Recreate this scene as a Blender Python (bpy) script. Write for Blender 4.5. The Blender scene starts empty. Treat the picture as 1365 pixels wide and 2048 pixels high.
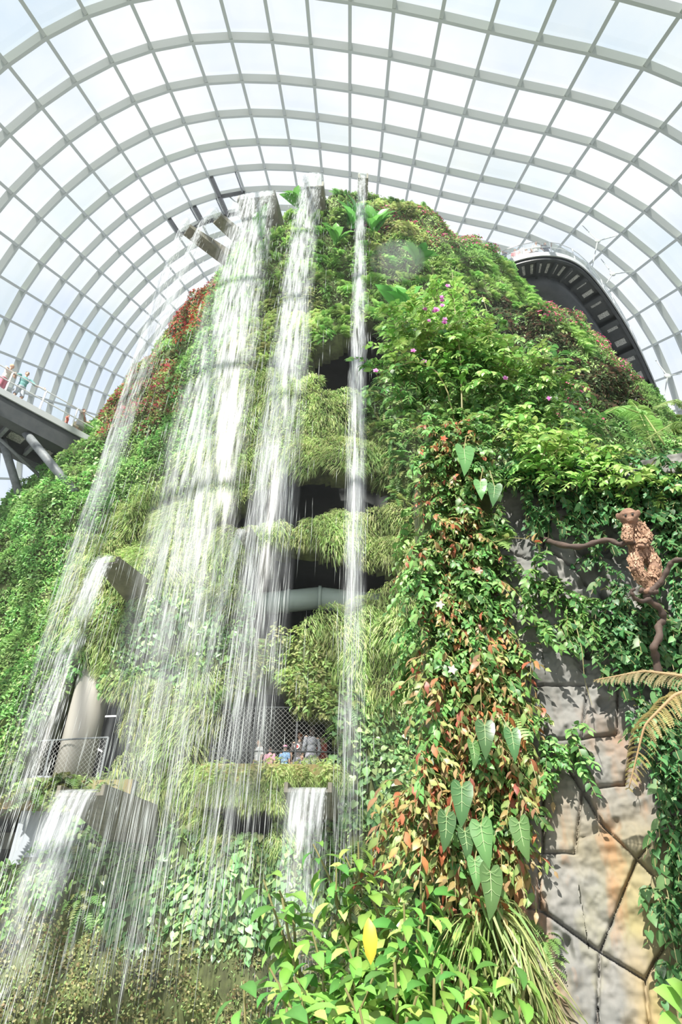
import bpy, math, random
import numpy as np
from mathutils import Vector, Matrix
from mathutils.bvhtree import BVHTree
random.seed(7); RNG = np.random.default_rng(11)
S = bpy.context.scene
COL = S.collection
PI = math.pi
# ------------------------------------------------------------------ camera
F = 24 / 36 * 2048
PITCH = math.atan(F / 1924); ROLL = math.radians(1.56)
fw = np.array([0, math.cos(PITCH), math.sin(PITCH)])
_r0 = np.array([1, 0, 0.]); _u0 = np.array([0, -math.sin(PITCH), math.cos(PITCH)])
RT = _r0 * math.cos(ROLL) + _u0 * math.sin(ROLL)
UP = _u0 * math.cos(ROLL) - _r0 * math.sin(ROLL)
CAM = np.array([0, 0, 1.6])
cd = bpy.data.cameras.new('camera'); cam = bpy.data.objects.new('camera', cd); COL.objects.link(cam)
cd.sensor_fit = 'VERTICAL'; cd.sensor_height = 36; cd.lens = 24; cd.clip_end = 500
cam.matrix_world = Matrix(((RT[0], UP[0], -fw[0], 0), (RT[1], UP[1], -fw[1], 0), (RT[2], UP[2], -fw[2], 1.6), (0, 0, 0, 1)))
S.camera = cam
# ------------------------------------------------------------------ exposure, world, sun
S.view_settings.view_transform = 'Standard'; S.view_settings.look = 'None'
S.view_settings.exposure = 0.3; S.view_settings.gamma = 1; S.view_settings.use_curve_mapping = False
SKY = .93
w = bpy.data.worlds.new('sky'); S.world = w; w.use_nodes = True
nt = w.node_tree; nt.nodes.clear()
def _n(t, **k):
    n = nt.nodes.new(t)
    for a, b in k.items(): setattr(n, a, b)
    return n
tc = _n('ShaderNodeTexCoord'); mp = _n('ShaderNodeMapping'); mp.inputs['Scale'].default_value = (2, 2, 3.2)
nz = _n('ShaderNodeTexNoise'); nz.inputs['Scale'].default_value = 1.7; nz.inputs['Detail'].default_value = 6; nz.inputs['Roughness'].default_value = .55
rp = _n('ShaderNodeValToRGB'); rp.color_ramp.elements[0].position = .40; rp.color_ramp.elements[1].position = .66
rp.color_ramp.elements[0].color = (.74, .83, .97, 1); rp.color_ramp.elements[1].color = (1.0, 1.0, 1.0, 1)
bg = _n('ShaderNodeBackground'); bg.inputs['Strength'].default_value = SKY; wo = _n('ShaderNodeOutputWorld')
for a, b in ((tc.outputs['Generated'], mp.inputs[0]), (mp.outputs[0], nz.inputs['Vector']), (nz.outputs[0], rp.inputs[0]), (rp.outputs[0], bg.inputs[0]), (bg.outputs[0], wo.inputs[0])):
    nt.links.new(a, b)
sl = bpy.data.lights.new('sun', 'SUN'); so = bpy.data.objects.new('sun', sl); COL.objects.link(so)
sl.energy = 8.2; sl.angle = math.radians(.8); sl.color = (1, .955, .87)
SUN = Vector((-.32, -.92, 1.0)).normalized()          # towards the sun
so.rotation_euler = SUN.to_track_quat('Z', 'Y').to_euler(); so.location = (-15, -30, 60)
# ------------------------------------------------------------------ helpers
def proj(P):
    d = np.asarray(P, float) - CAM; z = d @ fw
    return 682.5 + F * (d @ RT) / z, 1024 - F * (d @ UP) / z
def ray(px, py): return fw * F + RT * (px - 682.5) + UP * (1024 - py)
def at(px, py, Y):
    d = ray(px, py); return CAM + d * (Y / d[1])
def atz(px, py, z):
    d = ray(px, py); return CAM + d * ((z - 1.6) / d[2])
def nrm(v):
    v = np.asarray(v, float); return v / (np.linalg.norm(v, axis=-1, keepdims=True) + 1e-9)
def tag(o, label=None, cat=None, group=None, kind=None):
    if label: o['label'] = label
    if cat: o['category'] = cat
    if group: o['group'] = group
    if kind: o['kind'] = kind
    return o
def empty(name, loc=(0, 0, 0)):
    o = bpy.data.objects.new(name, None); COL.objects.link(o); o.location = Vector([float(v) for v in loc]); o.empty_display_size = .2
    return o
def link(name, me, mat, parent=None, smooth=False):
    if mat:
        for m in (mat if isinstance(mat, (list, tuple)) else [mat]): me.materials.append(m)
    if smooth: me.polygons.foreach_set('use_smooth', [True] * len(me.polygons))
    o = bpy.data.objects.new(name, me); COL.objects.link(o)
    if parent:
        o.parent = parent                # world coordinates kept: parents only carry a location
        o.matrix_parent_inverse = Matrix.Translation(parent.location).inverted() if parent.type == 'EMPTY' else Matrix()
    return o
def hashn(ix, iy, iz, s):
    h = (ix * 374761393 + iy * 668265263 + iz * 2147483647 + s * 1442695041) & 0xffffffff
    h = ((h ^ (h >> 13)) * 1274126177) & 0xffffffff
    return ((h ^ (h >> 16)) & 0xffff) / 65535.0
def vnoise(P, s=0):
    P = np.asarray(P, float); I = np.floor(P).astype(np.int64); f = P - I; f = f * f * (3 - 2 * f); r = 0
    for dx in (0, 1):
        for dy in (0, 1):
            for dz in (0, 1):
                wgt = (f[..., 0] if dx else 1 - f[..., 0]) * (f[..., 1] if dy else 1 - f[..., 1]) * (f[..., 2] if dz else 1 - f[..., 2])
                r = r + wgt * hashn(I[..., 0] + dx, I[..., 1] + dy, I[..., 2] + dz, s)
    return r
def fbm(P, o=3, s=0):
    r = 0; a = .5
    for k in range(o): r = r + a * vnoise(np.asarray(P) * 2 ** k, s + k); a *= .5
    return r / (1 - .5 ** o)
def inpoly(x, y, poly):
    r = np.zeros(np.shape(x), bool); n = len(poly); j = n - 1
    for i in range(n):
        xi, yi = poly[i]; xj, yj = poly[j]
        c = ((yi > y) != (yj > y)) & (x < (xj - xi) * (y - yi) / ((yj - yi) or 1e-9) + xi)
        r ^= c; j = i
    return r
class MB:
    """collects shapes, links them as one mesh object"""
    def __init__(s): s.v = []; s.f = []
    def add(s, vs, fs):
        b = len(s.v); s.v += [tuple(float(c) for c in q) for q in vs]; s.f += [tuple(i + b for i in f) for f in fs]; return s
    def box(s, c, sz, ax=None):
        ax = np.eye(3) if ax is None else np.asarray(ax); c = np.asarray(c, float)
        vs = [c + ax[0] * sz[0] / 2 * a + ax[1] * sz[1] / 2 * b + ax[2] * sz[2] / 2 * d for a in (-1, 1) for b in (-1, 1) for d in (-1, 1)]
        return s.add(vs, [(0, 1, 3, 2), (4, 6, 7, 5), (0, 4, 5, 1), (2, 3, 7, 6), (0, 2, 6, 4), (1, 5, 7, 3)])
    def bar(s, a, b, w, h, up=(0, 0, 1)):
        a = np.asarray(a, float); b = np.asarray(b, float); y = nrm(b - a); x = nrm(np.cross(y, up)); z = np.cross(x, y)
        return s.box((a + b) / 2, (w, np.linalg.norm(b - a), h), (x, y, z))
    def tube(s, pts, r, n=8, cap=True):
        pts = np.asarray(pts, float); m = len(pts); r = np.broadcast_to(np.asarray(r, float), (m,))
        T = nrm(np.gradient(pts, axis=0)); u = np.cross(T[0], (0.3, .2, 1)); u = nrm(u) if np.linalg.norm(u) > 1e-3 else np.array([1., 0, 0])
        vs = []
        for i in range(m):
            u = nrm(u - T[i] * (u @ T[i])); v = np.cross(T[i], u)
            for k in range(n):
                a = 2 * PI * k / n; vs.append(pts[i] + r[i] * (u * math.cos(a) + v * math.sin(a)))
        fs = [(i * n + k, i * n + (k + 1) % n, (i + 1) * n + (k + 1) % n, (i + 1) * n + k) for i in range(m - 1) for k in range(n)]
        if cap: fs += [tuple(range(n))[::-1], tuple((m - 1) * n + k for k in range(n))]
        return s.add(vs, fs)
    def ell(s, c, r, n=12, m=8, ax=None):
        ax = np.eye(3) if ax is None else np.asarray(ax); c = np.asarray(c, float); vs = []
        for i in range(m + 1):
            t = PI * i / m
            for k in range(n):
                p = 2 * PI * k / n
                vs.append(c + ax[0] * r[0] * math.sin(t) * math.cos(p) + ax[1] * r[1] * math.sin(t) * math.sin(p) + ax[2] * r[2] * math.cos(t))
        return s.add(vs, [(i * n + k, (i + 1) * n + k, (i + 1) * n + (k + 1) % n, i * n + (k + 1) % n) for i in range(m) for k in range(n)])
    def strip(s, rows, thick=None):
        """quad sheet from rows of points"""
        m = len(rows); n = len(rows[0])
        return s.add([p for r in rows for p in r], [(i * n + k, i * n + k + 1, (i + 1) * n + k + 1, (i + 1) * n + k) for i in range(m - 1) for k in range(n - 1)])
    def prism(s, a, b):
        """closed solid between two equal polygons"""
        n = len(a); return s.add(list(a) + list(b), [tuple(range(n))[::-1], tuple(range(n, 2 * n))] + [(k, (k + 1) % n, n + (k + 1) % n, n + k) for k in range(n)])
    def build(s, name, mat, parent=None, smooth=False):
        me = bpy.data.meshes.new(name); me.from_pydata(s.v, [], s.f); me.update()
        return link(name, me, mat, parent, smooth)
class LB:
    """leaf builder: numpy-instanced templates merged in one mesh with a per-leaf colour"""
    def __init__(s): s.V = []; s.T = []; s.C = []; s.n = 0
    def add(s, tpl, pos, ax, scale, col):
        """tpl=(V,T[,tint]); pos (m,3); ax (m,3,3) rows = local x,y,z axes; scale (m,) or (m,3); col (m,3)"""
        V, T = tpl[0], tpl[1]; m = len(pos)
        if m == 0: return s
        scale = np.asarray(scale, float); scale = scale[:, None] if scale.ndim == 1 else scale
        L = V[None] * (scale[:, None, :] if scale.shape[1] == 3 else scale[:, :, None])
        W = np.einsum('mni,mij->mnj', L, ax) + np.asarray(pos)[:, None, :]
        c = np.repeat(np.asarray(col)[:, None, :], len(V), 1)
        if len(tpl) > 2: c = c * tpl[2][None, :, None]
        s.V.append(W.reshape(-1, 3)); s.C.append(c.reshape(-1, 3))
        s.T.append((T[None] + (np.arange(m) * len(V))[:, None, None] + s.n).reshape(-1, 3)); s.n += m * len(V)
        return s
    def mesh(s, name):
        V = np.concatenate(s.V).astype(np.float32); T = np.concatenate(s.T).astype(np.int32); Cc = np.concatenate(s.C)
        me = bpy.data.meshes.new(name); me.vertices.add(len(V)); me.vertices.foreach_set('co', V.ravel())
        me.loops.add(T.size); me.loops.foreach_set('vertex_index', T.ravel())
        me.polygons.add(len(T)); me.polygons.foreach_set('loop_start', np.arange(0, T.size, 3, dtype=np.int32))
        me.polygons.foreach_set('use_smooth', np.ones(len(T), bool))
        a = me.color_attributes.new('tint', 'FLOAT_COLOR', 'POINT')
        a.data.foreach_set('color', np.concatenate([Cc, np.ones((len(Cc), 1))], 1).astype(np.float32).ravel())
        me.update(calc_edges=True); me.validate()
        return me
    def build(s, name, mat, parent=None): return link(name, s.mesh(name), mat, parent)
def frames(y, z):
    y = nrm(y); x = nrm(np.cross(y, z)); z = np.cross(x, y); return np.stack([x, y, z], 1)
def rnd(n, k=3): return RNG.normal(size=(n, k))
# ------------------------------------------------------------------ materials
def mat(name, col, rough=.6, metal=0, spec=.5, noise=None, bump=0, bscale=8, alpha=None, trans=0):
    """noise=(scale, colour2, [stretch]) mixes a second colour by fractal noise in object space"""
    m = bpy.data.materials.new(name); m.use_nodes = True; t = m.node_tree; b = t.nodes['Principled BSDF']
    b.inputs['Base Color'].default_value = (*col, 1); b.inputs['Roughness'].default_value = rough; b.inputs['Metallic'].default_value = metal
    b.inputs['Specular IOR Level'].default_value = spec
    if trans: b.inputs['Transmission Weight'].default_value = trans
    if noise or bump:
        c = t.nodes.new('ShaderNodeTexCoord')
    if noise:
        mpn = t.nodes.new('ShaderNodeMapping'); mpn.inputs['Scale'].default_value = noise[2] if len(noise) > 2 else (1, 1, 1)
        n = t.nodes.new('ShaderNodeTexNoise'); n.inputs['Scale'].default_value = noise[0]; n.inputs['Detail'].default_value = 8; n.inputs['Roughness'].default_value = .65
        r = t.nodes.new('ShaderNodeValToRGB'); r.color_ramp.elements[0].position = .38; r.color_ramp.elements[1].position = .62
        r.color_ramp.elements[0].color = (*col, 1); r.color_ramp.elements[1].color = (*noise[1], 1)
        t.links.new(c.outputs['Object'], mpn.inputs[0]); t.links.new(mpn.outputs[0], n.inputs['Vector']); t.links.new(n.outputs[0], r.inputs[0]); t.links.new(r.outputs[0], b.inputs['Base Color'])
    if bump:
        n2 = t.nodes.new('ShaderNodeTexNoise'); n2.inputs['Scale'].default_value = bscale; n2.inputs['Detail'].default_value = 8
        bp = t.nodes.new('ShaderNodeBump'); bp.inputs['Strength'].default_value = bump
        t.links.new(c.outputs['Object'], n2.inputs['Vector']); t.links.new(n2.outputs[0], bp.inputs['Height']); t.links.new(bp.outputs[0], b.inputs['Normal'])
    return m
def leafmat(name, rough=.45, trans=.4, vary=.25, spec=.5):
    m = bpy.data.materials.new(name); m.use_nodes = True; t = m.node_tree; b = t.nodes['Principled BSDF']; out = t.nodes['Material Output']
    at_ = t.nodes.new('ShaderNodeAttribute'); at_.attribute_name = 'tint'
    oi = t.nodes.new('ShaderNodeObjectInfo'); hs = t.nodes.new('ShaderNodeHueSaturation')
    mr = t.nodes.new('ShaderNodeMapRange'); mr.inputs['To Min'].default_value = 1 - vary; mr.inputs['To Max'].default_value = 1 + vary
    mh = t.nodes.new('ShaderNodeMapRange'); mh.inputs['To Min'].default_value = .5 - .018 * vary / .25; mh.inputs['To Max'].default_value = .5 + .018 * vary / .25
    t.links.new(oi.outputs['Random'], mr.inputs[0]); t.links.new(oi.outputs['Random'], mh.inputs[0]); t.links.new(mr.outputs[0], hs.inputs['Value']); t.links.new(mh.outputs[0], hs.inputs['Hue'])
    t.links.new(at_.outputs['Color'], hs.inputs['Color']); t.links.new(hs.outputs[0], b.inputs['Base Color'])
    b.inputs['Roughness'].default_value = rough; b.inputs['Specular IOR Level'].default_value = spec
    tr = t.nodes.new('ShaderNodeBsdfTranslucent'); mx = t.nodes.new('ShaderNodeMixShader'); mx.inputs[0].default_value = trans
    t.links.new(hs.outputs[0], tr.inputs[0]); t.links.new(b.outputs[0], mx.inputs[1]); t.links.new(tr.outputs[0], mx.inputs[2]); t.links.new(mx.outputs[0], out.inputs[0])
    return m
M = {}
M['steel'] = mat('painted_steel', (.42, .45, .425), .55)
M['dark_steel'] = mat('dark_steel', (.035, .04, .043), .45, noise=(1.5, (.055, .06, .062)))
M['mid_steel'] = mat('grey_steel', (.20, .22, .23), .5, noise=(6, (.14, .155, .16)))
M['bright_steel'] = mat('stainless_steel', (.72, .73, .72), .35, .4)
M['grating'] = mat('perforated_grating', (.12, .12, .12), .5, noise=(22, (.75, .74, .70)))
M['concrete'] = mat('wet_concrete', (.19, .19, .15), .6, noise=(2.2, (.27, .26, .21)), bump=.25)
M['trough'] = mat('weathered_concrete', (.20, .185, .14), .6, noise=(3, (.13, .12, .09)), bump=.2)
M['rust_concrete'] = mat('mossy_stained_concrete', (.30, .21, .09), .8, noise=(3.4, (.17, .21, .07), (1, 1, .5)), bump=.4)
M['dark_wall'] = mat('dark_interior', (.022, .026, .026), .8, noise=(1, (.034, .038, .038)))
M['white_col'] = mat('white_render', (.42, .40, .36), .6)
M['soil'] = mat('peat_and_moss', (.045, .05, .022), .9, noise=(1.3, (.13, .16, .055)), bump=.8, bscale=14)
M['floor'] = mat('stone_paving', (.30, .30, .28), .7, noise=(2, (.22, .22, .2)))
M['net'] = mat('wire', (.6, .61, .6), .5, .3)
# ------------------------------------------------------------------ structure: floor
MB().box((0, 20, -.15), (90, 90, .3)).build('floor', M['floor'])['kind'] = 'structure'
# ------------------------------------------------------------------ structure: glass roof on a steel grid shell
VPX, VPY = 700, 985
ax_a = nrm(ray(VPX, VPY)); e2 = nrm(RT - ax_a * (RT @ ax_a)); e1 = np.cross(e2, ax_a)
R0 = 26.
rth = np.radians([-110, -60, -39, -34.6, -29, -24.8, -19, -15, -9.4, -4.9, 0, 5.7, 11.6, 16, 22, 28, 35.7, 41, 46.4, 52.3, 58, 65, 80, 110])
rv = np.array([1010, 1010, 1000, 997, 993, 979, 962, 940, 921, 898, 886, 874, 867, 867, 875, 898, 938, 960, 980, 1000, 1012, 1018, 1020, 1020]) / 890
_g = np.radians(np.arange(-115, 115.1, 1.)); _v = np.interp(_g, rth, rv)
for _ in range(30): _v[1:-1] = _v[1:-1] * .5 + (_v[2:] + _v[:-2]) * .25
rth, rv = _g, _v
tha = np.radians(np.array([-38.7, -33.8, -28.9, -24.1, -19.3, -14.7, -9.8, -5.0, 0, 5.2, 10.9, 16.8, 22.6, 28.6, 34.7, 40.5, 46.4, 52.3]))
tha = np.concatenate([tha[0] - np.radians(4.9) * np.arange(15, 0, -1), tha, tha[-1] + np.radians(5.9) * np.arange(1, 11)])
def shell(th, i, off=0.):
    t = F * R0 * (.001031 + .000112 * i); Rr = R0 * np.interp(th, rth, rv) + off
    return CAM + ax_a * t + Rr * (e1 * math.cos(th) + e2 * math.sin(th))
I0, I1 = -8, 12
roof = empty('ceiling', (0, 20, 45)); roof['kind'] = 'structure'
mg = bpy.data.materials.new('roof_glass'); mg.use_nodes = True; t_ = mg.node_tree; t_.nodes.clear()
o_ = t_.nodes.new('ShaderNodeOutputMaterial'); mxg = t_.nodes.new('ShaderNodeMixShader'); trg = t_.nodes.new('ShaderNodeBsdfTransparent'); glg = t_.nodes.new('ShaderNodeBsdfGlossy')
ta_ = t_.nodes.new('ShaderNodeAttribute'); ta_.attribute_name = 'tint'; t_.links.new(ta_.outputs['Color'], trg.inputs[0])
mxg.inputs[0].default_value = .05; glg.inputs['Roughness'].default_value = .05
t_.links.new(trg.outputs[0], mxg.inputs[1]); t_.links.new(glg.outputs[0], mxg.inputs[2]); t_.links.new(mxg.outputs[0], o_.inputs[0])
pane = (np.array([[0, 0, 0], [1, 0, 0], [1, 1, 0], [0, 1, 0.]]), np.array([[0, 1, 2], [0, 2, 3]]))
gl = LB()
for i in range(I0, I1):
    for j in range(len(tha) - 1):
        q = np.array([shell(tha[j], i, .34), shell(tha[j + 1], i, .34), shell(tha[j + 1], i + 1, .34), shell(tha[j], i + 1, .34)])
        if q[:, 2].max() < 0: continue
        c = np.array([.965, .975, .98]) * RNG.uniform(.965, 1.0)
        if i in (-1, 3, 7): c = np.array([.90, .945, .91]) * RNG.uniform(.95, 1.02)
        gl.add((q, pane[1]), np.zeros((1, 3)), np.eye(3)[None], np.ones(1), c[None])
gl.build('glazing', mg, roof)
def beam(name, pts, outs, wdt, dep, mt):
    """rectangular section along pts; outs = outward directions"""
    pts = np.asarray(pts); T = nrm(np.gradient(pts, axis=0)); rows = []
    for p, o, t in zip(pts, outs, T):
        s_ = nrm(np.cross(t, o)); o = np.cross(s_, t)
        rows.append([p + s_ * wdt / 2 + o * dep / 2, p - s_ * wdt / 2 + o * dep / 2, p - s_ * wdt / 2 - o * dep / 2, p + s_ * wdt / 2 - o * dep / 2, p + s_ * wdt / 2 + o * dep / 2])
    MB().strip(rows).build(name, mt, roof)
rad = lambda th: e1 * math.cos(th) + e2 * math.sin(th)
for i in range(I0, I1 + 1):
    ths = [th for th in tha if shell(th, i)[2] > -.5]
    beam('arch_rib', [shell(th, i) for th in ths], [rad(th) for th in ths], .27, .46, M['steel'])
for th in tha:
    ii = [i for i in range(I0, I1 + 1) if shell(th, i)[2] > -.5]
    if len(ii) > 1: beam('purlin', [shell(th, i) for i in ii], [rad(th)] * len(ii), .2, .42, M['steel'])
# ------------------------------------------------------------------ structure: planted mountain
ZS = np.array([-1, 6, 12, 16, 20, 24, 27, 30.6, 33.4, 35.6, 37.4, 38.2, 38.7])
YF = np.array([17.5, 17.7, 17.9, 18.1, 18.3, 18.5, 18.7, 19, 19.3, 19.7, 20.4, 21.2, 22])
BD = np.array([12, 12, 11.5, 11, 10.5, 9.5, 9, 8, 7, 5.8, 3.6, 2.4, 1])
AL = np.array([21, 20, 19, 18, 15.8, 13.0, 12.0, 10.2, 8.8, 7.2, 4.4, 2.7, 1.2])
AR = np.array([23, 22, 21, 20, 19, 17.2, 15.2, 11.8, 9.2, 6.9, 5.8, 4.8, 2])
def mount(ph, z, off=0.):
    i_ = lambda a: np.interp(z, ZS, a)
    a = np.where(ph < 0, i_(AL), i_(AR)) - off; b = i_(BD) - off
    return np.stack([.8 + a * np.sin(ph), i_(YF) + off + b * (1 - np.cos(ph)), z], -1)
HOLES = dict(
    upper=[(638, 775), (632, 700), (690, 672), (752, 640), (768, 700), (758, 768), (700, 785)],
    big=[(452, 1058), (470, 1020), (520, 985), (585, 945), (690, 950), (745, 965), (750, 1030), (650, 1030), (600, 1050), (540, 1050)],
    mid=[(505, 1125), (520, 1095), (620, 1095), (720, 1115), (780, 1130), (790, 1165), (720, 1195), (600, 1252), (530, 1257), (498, 1190)],
    gallery=[(395, 1530), (410, 1460), (465, 1390), (545, 1365), (585, 1420), (655, 1430), (662, 1530)],
    low=[(415, 1590), (430, 1578), (565, 1578), (560, 1640), (510, 1676), (440, 1645)],
    left=[(0, 1566), (55, 1470), (110, 1385), (140, 1325), (215, 1335), (266, 1400), (262, 1545)],
    leftlow=[(-60, 1740), (-60, 1590), (192, 1590), (192, 1650), (90, 1705), (20, 1730)])
nph, nz_ = 330, 260
PH, ZZ = np.meshgrid(np.radians(np.linspace(-118, 118, nph)), np.linspace(0, 38.7, nz_))
MP = mount(PH, ZZ); Nn = nrm(np.cross(np.gradient(MP, axis=1), np.gradient(MP, axis=0)))
disp = (fbm(MP * .35, 3, 1) - .5) * 1.9 + (fbm(MP * 1.1, 2, 5) - .5) * .8
disp *= np.clip((38.7 - ZZ) / 2, .15, 1)
MP = MP + Nn * disp[..., None]
MV = MP.reshape(-1, 3)
ii, jj = np.meshgrid(np.arange(nz_ - 1), np.arange(nph - 1), indexing='ij')
q0 = (ii * nph + jj).ravel(); MF = np.stack([q0, q0 + 1, q0 + nph + 1, q0 + nph], 1)
fc = MV[MF].mean(1); FX, FY = proj(fc)
fn = nrm(np.cross(MV[MF[:, 1]] - MV[MF[:, 0]], MV[MF[:, 3]] - MV[MF[:, 0]]))
facing = ((CAM - fc) * fn).sum(1) > 0
for _k, _s in (('upper', 1.15), ('big', 1.28), ('mid', 1.2), ('gallery', 1.12), ('low', 1.25)):
    _q = np.array(HOLES[_k], float); _c = _q.mean(0); HOLES[_k] = [tuple(v) for v in _c + (_q - _c) * _s]
hole = np.zeros(len(MF), bool)
for h in HOLES.values(): hole |= inpoly(FX, FY, h) & (fc[:, 1] < 24)
# inward flange around every opening gives the shell its thickness
kept = MF[~hole]; ed = {}
for f in kept:
    for k in range(4):
        e = (int(f[k]), int(f[(k + 1) % 4])); ed[tuple(sorted(e))] = ed.get(tuple(sorted(e)), []) + [e]
holev = np.zeros(len(MV), bool); holev[MF[hole].ravel()] = True
rim = [v[0] for v in ed.values() if len(v) == 1 and holev[v[0][0]] and holev[v[0][1]]]
NV = Nn.reshape(-1, 3); rimv = {}; RVX = []
for e in rim:
    for k in e:
        if k not in rimv: rimv[k] = len(MV) + 1 + len(RVX); RVX.append(tuple(map(float, MV[k] - NV[k] * 1.1)))
rimf = [(a, rimv[a], rimv[b], b) for a, b in rim]
me = bpy.data.meshes.new('mountain')
top = [(0.8, 23.2, 39)] ; nt_ = len(MV)
me.from_pydata([tuple(map(float, v)) for v in MV] + top + RVX, [], [tuple(map(int, f)) for f in kept] + rimf + [(int((nz_ - 1) * nph + k), int((nz_ - 1) * nph + k + 1), nt_) for k in range(nph - 1)])
me.update(); mo = link('mountain', me, M['soil'], None, True); mo['kind'] = 'structure'
BV = BVHTree.FromPolygons([tuple(map(float, v)) for v in MV], [tuple(map(int, f)) for f in MF])
def hit(px, py, out=0.):
    d = nrm(ray(px, py)); r = BV.ray_cast(Vector(CAM), Vector(d))
    if r[0] is None: return None, None
    n = np.array(r[1]); n = n if n @ d < 0 else -n
    return np.array(r[0]) + n * out, n
# dark hollow behind the openings
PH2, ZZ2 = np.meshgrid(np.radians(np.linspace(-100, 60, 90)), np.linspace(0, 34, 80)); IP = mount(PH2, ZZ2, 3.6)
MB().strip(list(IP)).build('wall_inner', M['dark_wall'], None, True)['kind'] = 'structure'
def slab_in(z0, thick, p0, p1, mt, out=.0):
    """horizontal floor plate following the mountain outline"""
    phs = np.radians(np.linspace(p0, p1, 24)); a = mount(phs, np.full(24, z0), -out); b = mount(phs, np.full(24, z0), 4.)
    rows = []
    for q in range(24):
        A = a[q]; B = b[q]; d = np.array([0, 0, thick])
        rows.append([A, B, B - d, A - d, A])
    return MB().strip(rows)
# ------------------------------------------------------------------ galleries inside the mountain
MB_ = 0
def gallery(name, z, p0, p1, thick, m):
    o = slab_in(z, thick, p0, p1, m, .12).build(name, m); return o
g1 = gallery('viewing_gallery', 5.9, -12, -1.8, .6, M['concrete']); tag(g1, 'mossy concrete gallery ledge below the row of visitors inside the mountain opening', 'balcony')
_ph = np.radians(np.linspace(-12, -1.8, 16)); _a = mount(_ph, np.full(16, 6.33), -.13); _b = mount(_ph, np.full(16, 6.33), .12); _dz = np.array([0, 0, .85])
MB().strip([[p, q, q - _dz, p - _dz, p] for p, q in zip(_a, _b)]).build('parapet', M['rust_concrete'], g1)
g2 = gallery('stained_balcony', 5.98, -42, -17, .62, M['rust_concrete']); tag(g2, 'rust-stained mossy concrete balcony edge at the left foot of the mountain', 'balcony')
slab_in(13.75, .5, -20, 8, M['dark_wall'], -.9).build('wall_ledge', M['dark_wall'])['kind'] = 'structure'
slab_in(5.0, .4, -60, -17, M['concrete'], -1.0).build('trim_1', M['concrete'])['kind'] = 'structure'
# ceilings over the openings
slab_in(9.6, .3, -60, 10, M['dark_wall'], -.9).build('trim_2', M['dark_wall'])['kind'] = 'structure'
# pale beam behind the middle opening
a = at(500, 1210, 19.6); b = at(640, 1196, 19.6); c = at(740, 1208, 19.6)
pb = empty('pale_pipe', (a + c) / 2); tag(pb, 'pale grey-green horizontal duct inside the dark middle opening', 'duct')
MB().tube([a - (.6, 0, 0), a, (a + b) / 2, b], [.36] * 4, 14).build('duct', mat('duct', (.42, .50, .47), .45), pb, True)
MB().tube([b, (b + c) / 2, c, c + (.7, 0, 0)], [.36] * 4, 14).build('duct', bpy.data.materials['duct'], pb, True)
for q in (b, (a * .45 + b * .55)): MB().tube([q - (.05, 0, 0), q + (.05, 0, 0)], [.40, .40], 14).build('flange', bpy.data.materials['duct'], pb, True)
# white column in the left gallery
cb = at(146, 1545, 19.3); cb[2] = 5.9
cc = MB().tube([cb, cb + (0, 0, 2), cb + (0, 0, 4.2)], [.5, .5, .5], 28).build('round_column', M['white_col'], None, True)
tag(cc, 'thick cream round column standing on the left gallery', 'column')
pw = at(80, 1690, 19.0); MB().box(pw + (0, .2, 0), (1.5, .15, 3.4)).build('wall_panel', mat('pale_panel', (.34, .37, .41), .5))['kind'] = 'structure'
for (x0, y0, x1, y1), nm in zip(((198, 1433, 232, 1432), (190, 1494, 204, 1503)), ('first', 'second')):
    A = at(x0, y0, 20.2); B = at(x1, y1, 20.2)
    lm = bpy.data.materials.get('tube_light') or mat('tube_light', (1, 1, 1)); bb = lm.node_tree.nodes['Principled BSDF']
    bb.inputs['Emission Color'].default_value = (1, .98, .95, 1); bb.inputs['Emission Strength'].default_value = 1.5
    o = MB().tube([A, (A + B) / 2, B], [.025] * 3, 8).build('strip_light', lm)
    tag(o, 'long white strip light above the railing in the left gallery' if nm == 'first' else 'short white strip light low behind the netting of the left gallery', 'lamp')
# railing with netting on the left balcony
def railing(label, pts, h, npost, netgap, mr, mn, name='railing', rails=(1.0,), postw=.05, lean=0):
    pts = np.asarray(pts, float); r = empty(name, pts[0]); tag(r, label, 'railing')
    L = np.concatenate([[0], np.cumsum(np.linalg.norm(np.diff(pts, axis=0), axis=1))])
    P_ = lambda s: np.array([np.interp(s, L, pts[:, k]) for k in range(3)])
    for s in np.linspace(0, L[-1], npost):
        p = P_(s); MB().bar(p, p + (0, 0, h), postw, postw * .6, (0, 1, 0)).build('post', mr, r)
    for q in rails: MB().tube([P_(s) + (0, 0, h * q) for s in np.linspace(0, L[-1], max(12, npost * 2))], postw * .45, 6).build('rail', mr, r)
    if netgap:
        m_ = MB(); n = int(L[-1] / netgap)
        for k in range(-int(h / netgap), n):
            for sg in (0, 1):
                s0 = k * netgap; s1 = s0 + h
                a0, a1 = max(s0, 0), min(s1, L[-1])
                if a1 - a0 < .05: continue
                za, zb = (a0 - s0), (a1 - s0)
                if sg: za, zb = h - za, h - zb
                A = P_(a0); B = P_(a1); A = A + (0, 0, za); B = B + (0, 0, zb)
                m_.tube([A, (A + B) / 2, B], .0035, 3, False)
        m_.build('netting', mn, r)
    return r
ph_ = np.radians(np.linspace(-41, -20, 12)); pl = mount(ph_, np.full(12, 5.98), -.0)
railing('steel railing with diamond wire netting on the stained left balcony', pl, 1.12, 5, .13, M['mid_steel'], M['net'])
ph_ = np.radians(np.linspace(-11.8, -2, 12)); pl = mount(ph_, np.full(12, 5.9), .25)
railing('dark steel railing with tall wire netting in front of the gallery visitors', pl, 2.0, 4, .13, M['dark_steel'], M['net'], rails=(.42, 1.0), postw=.045)
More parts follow.
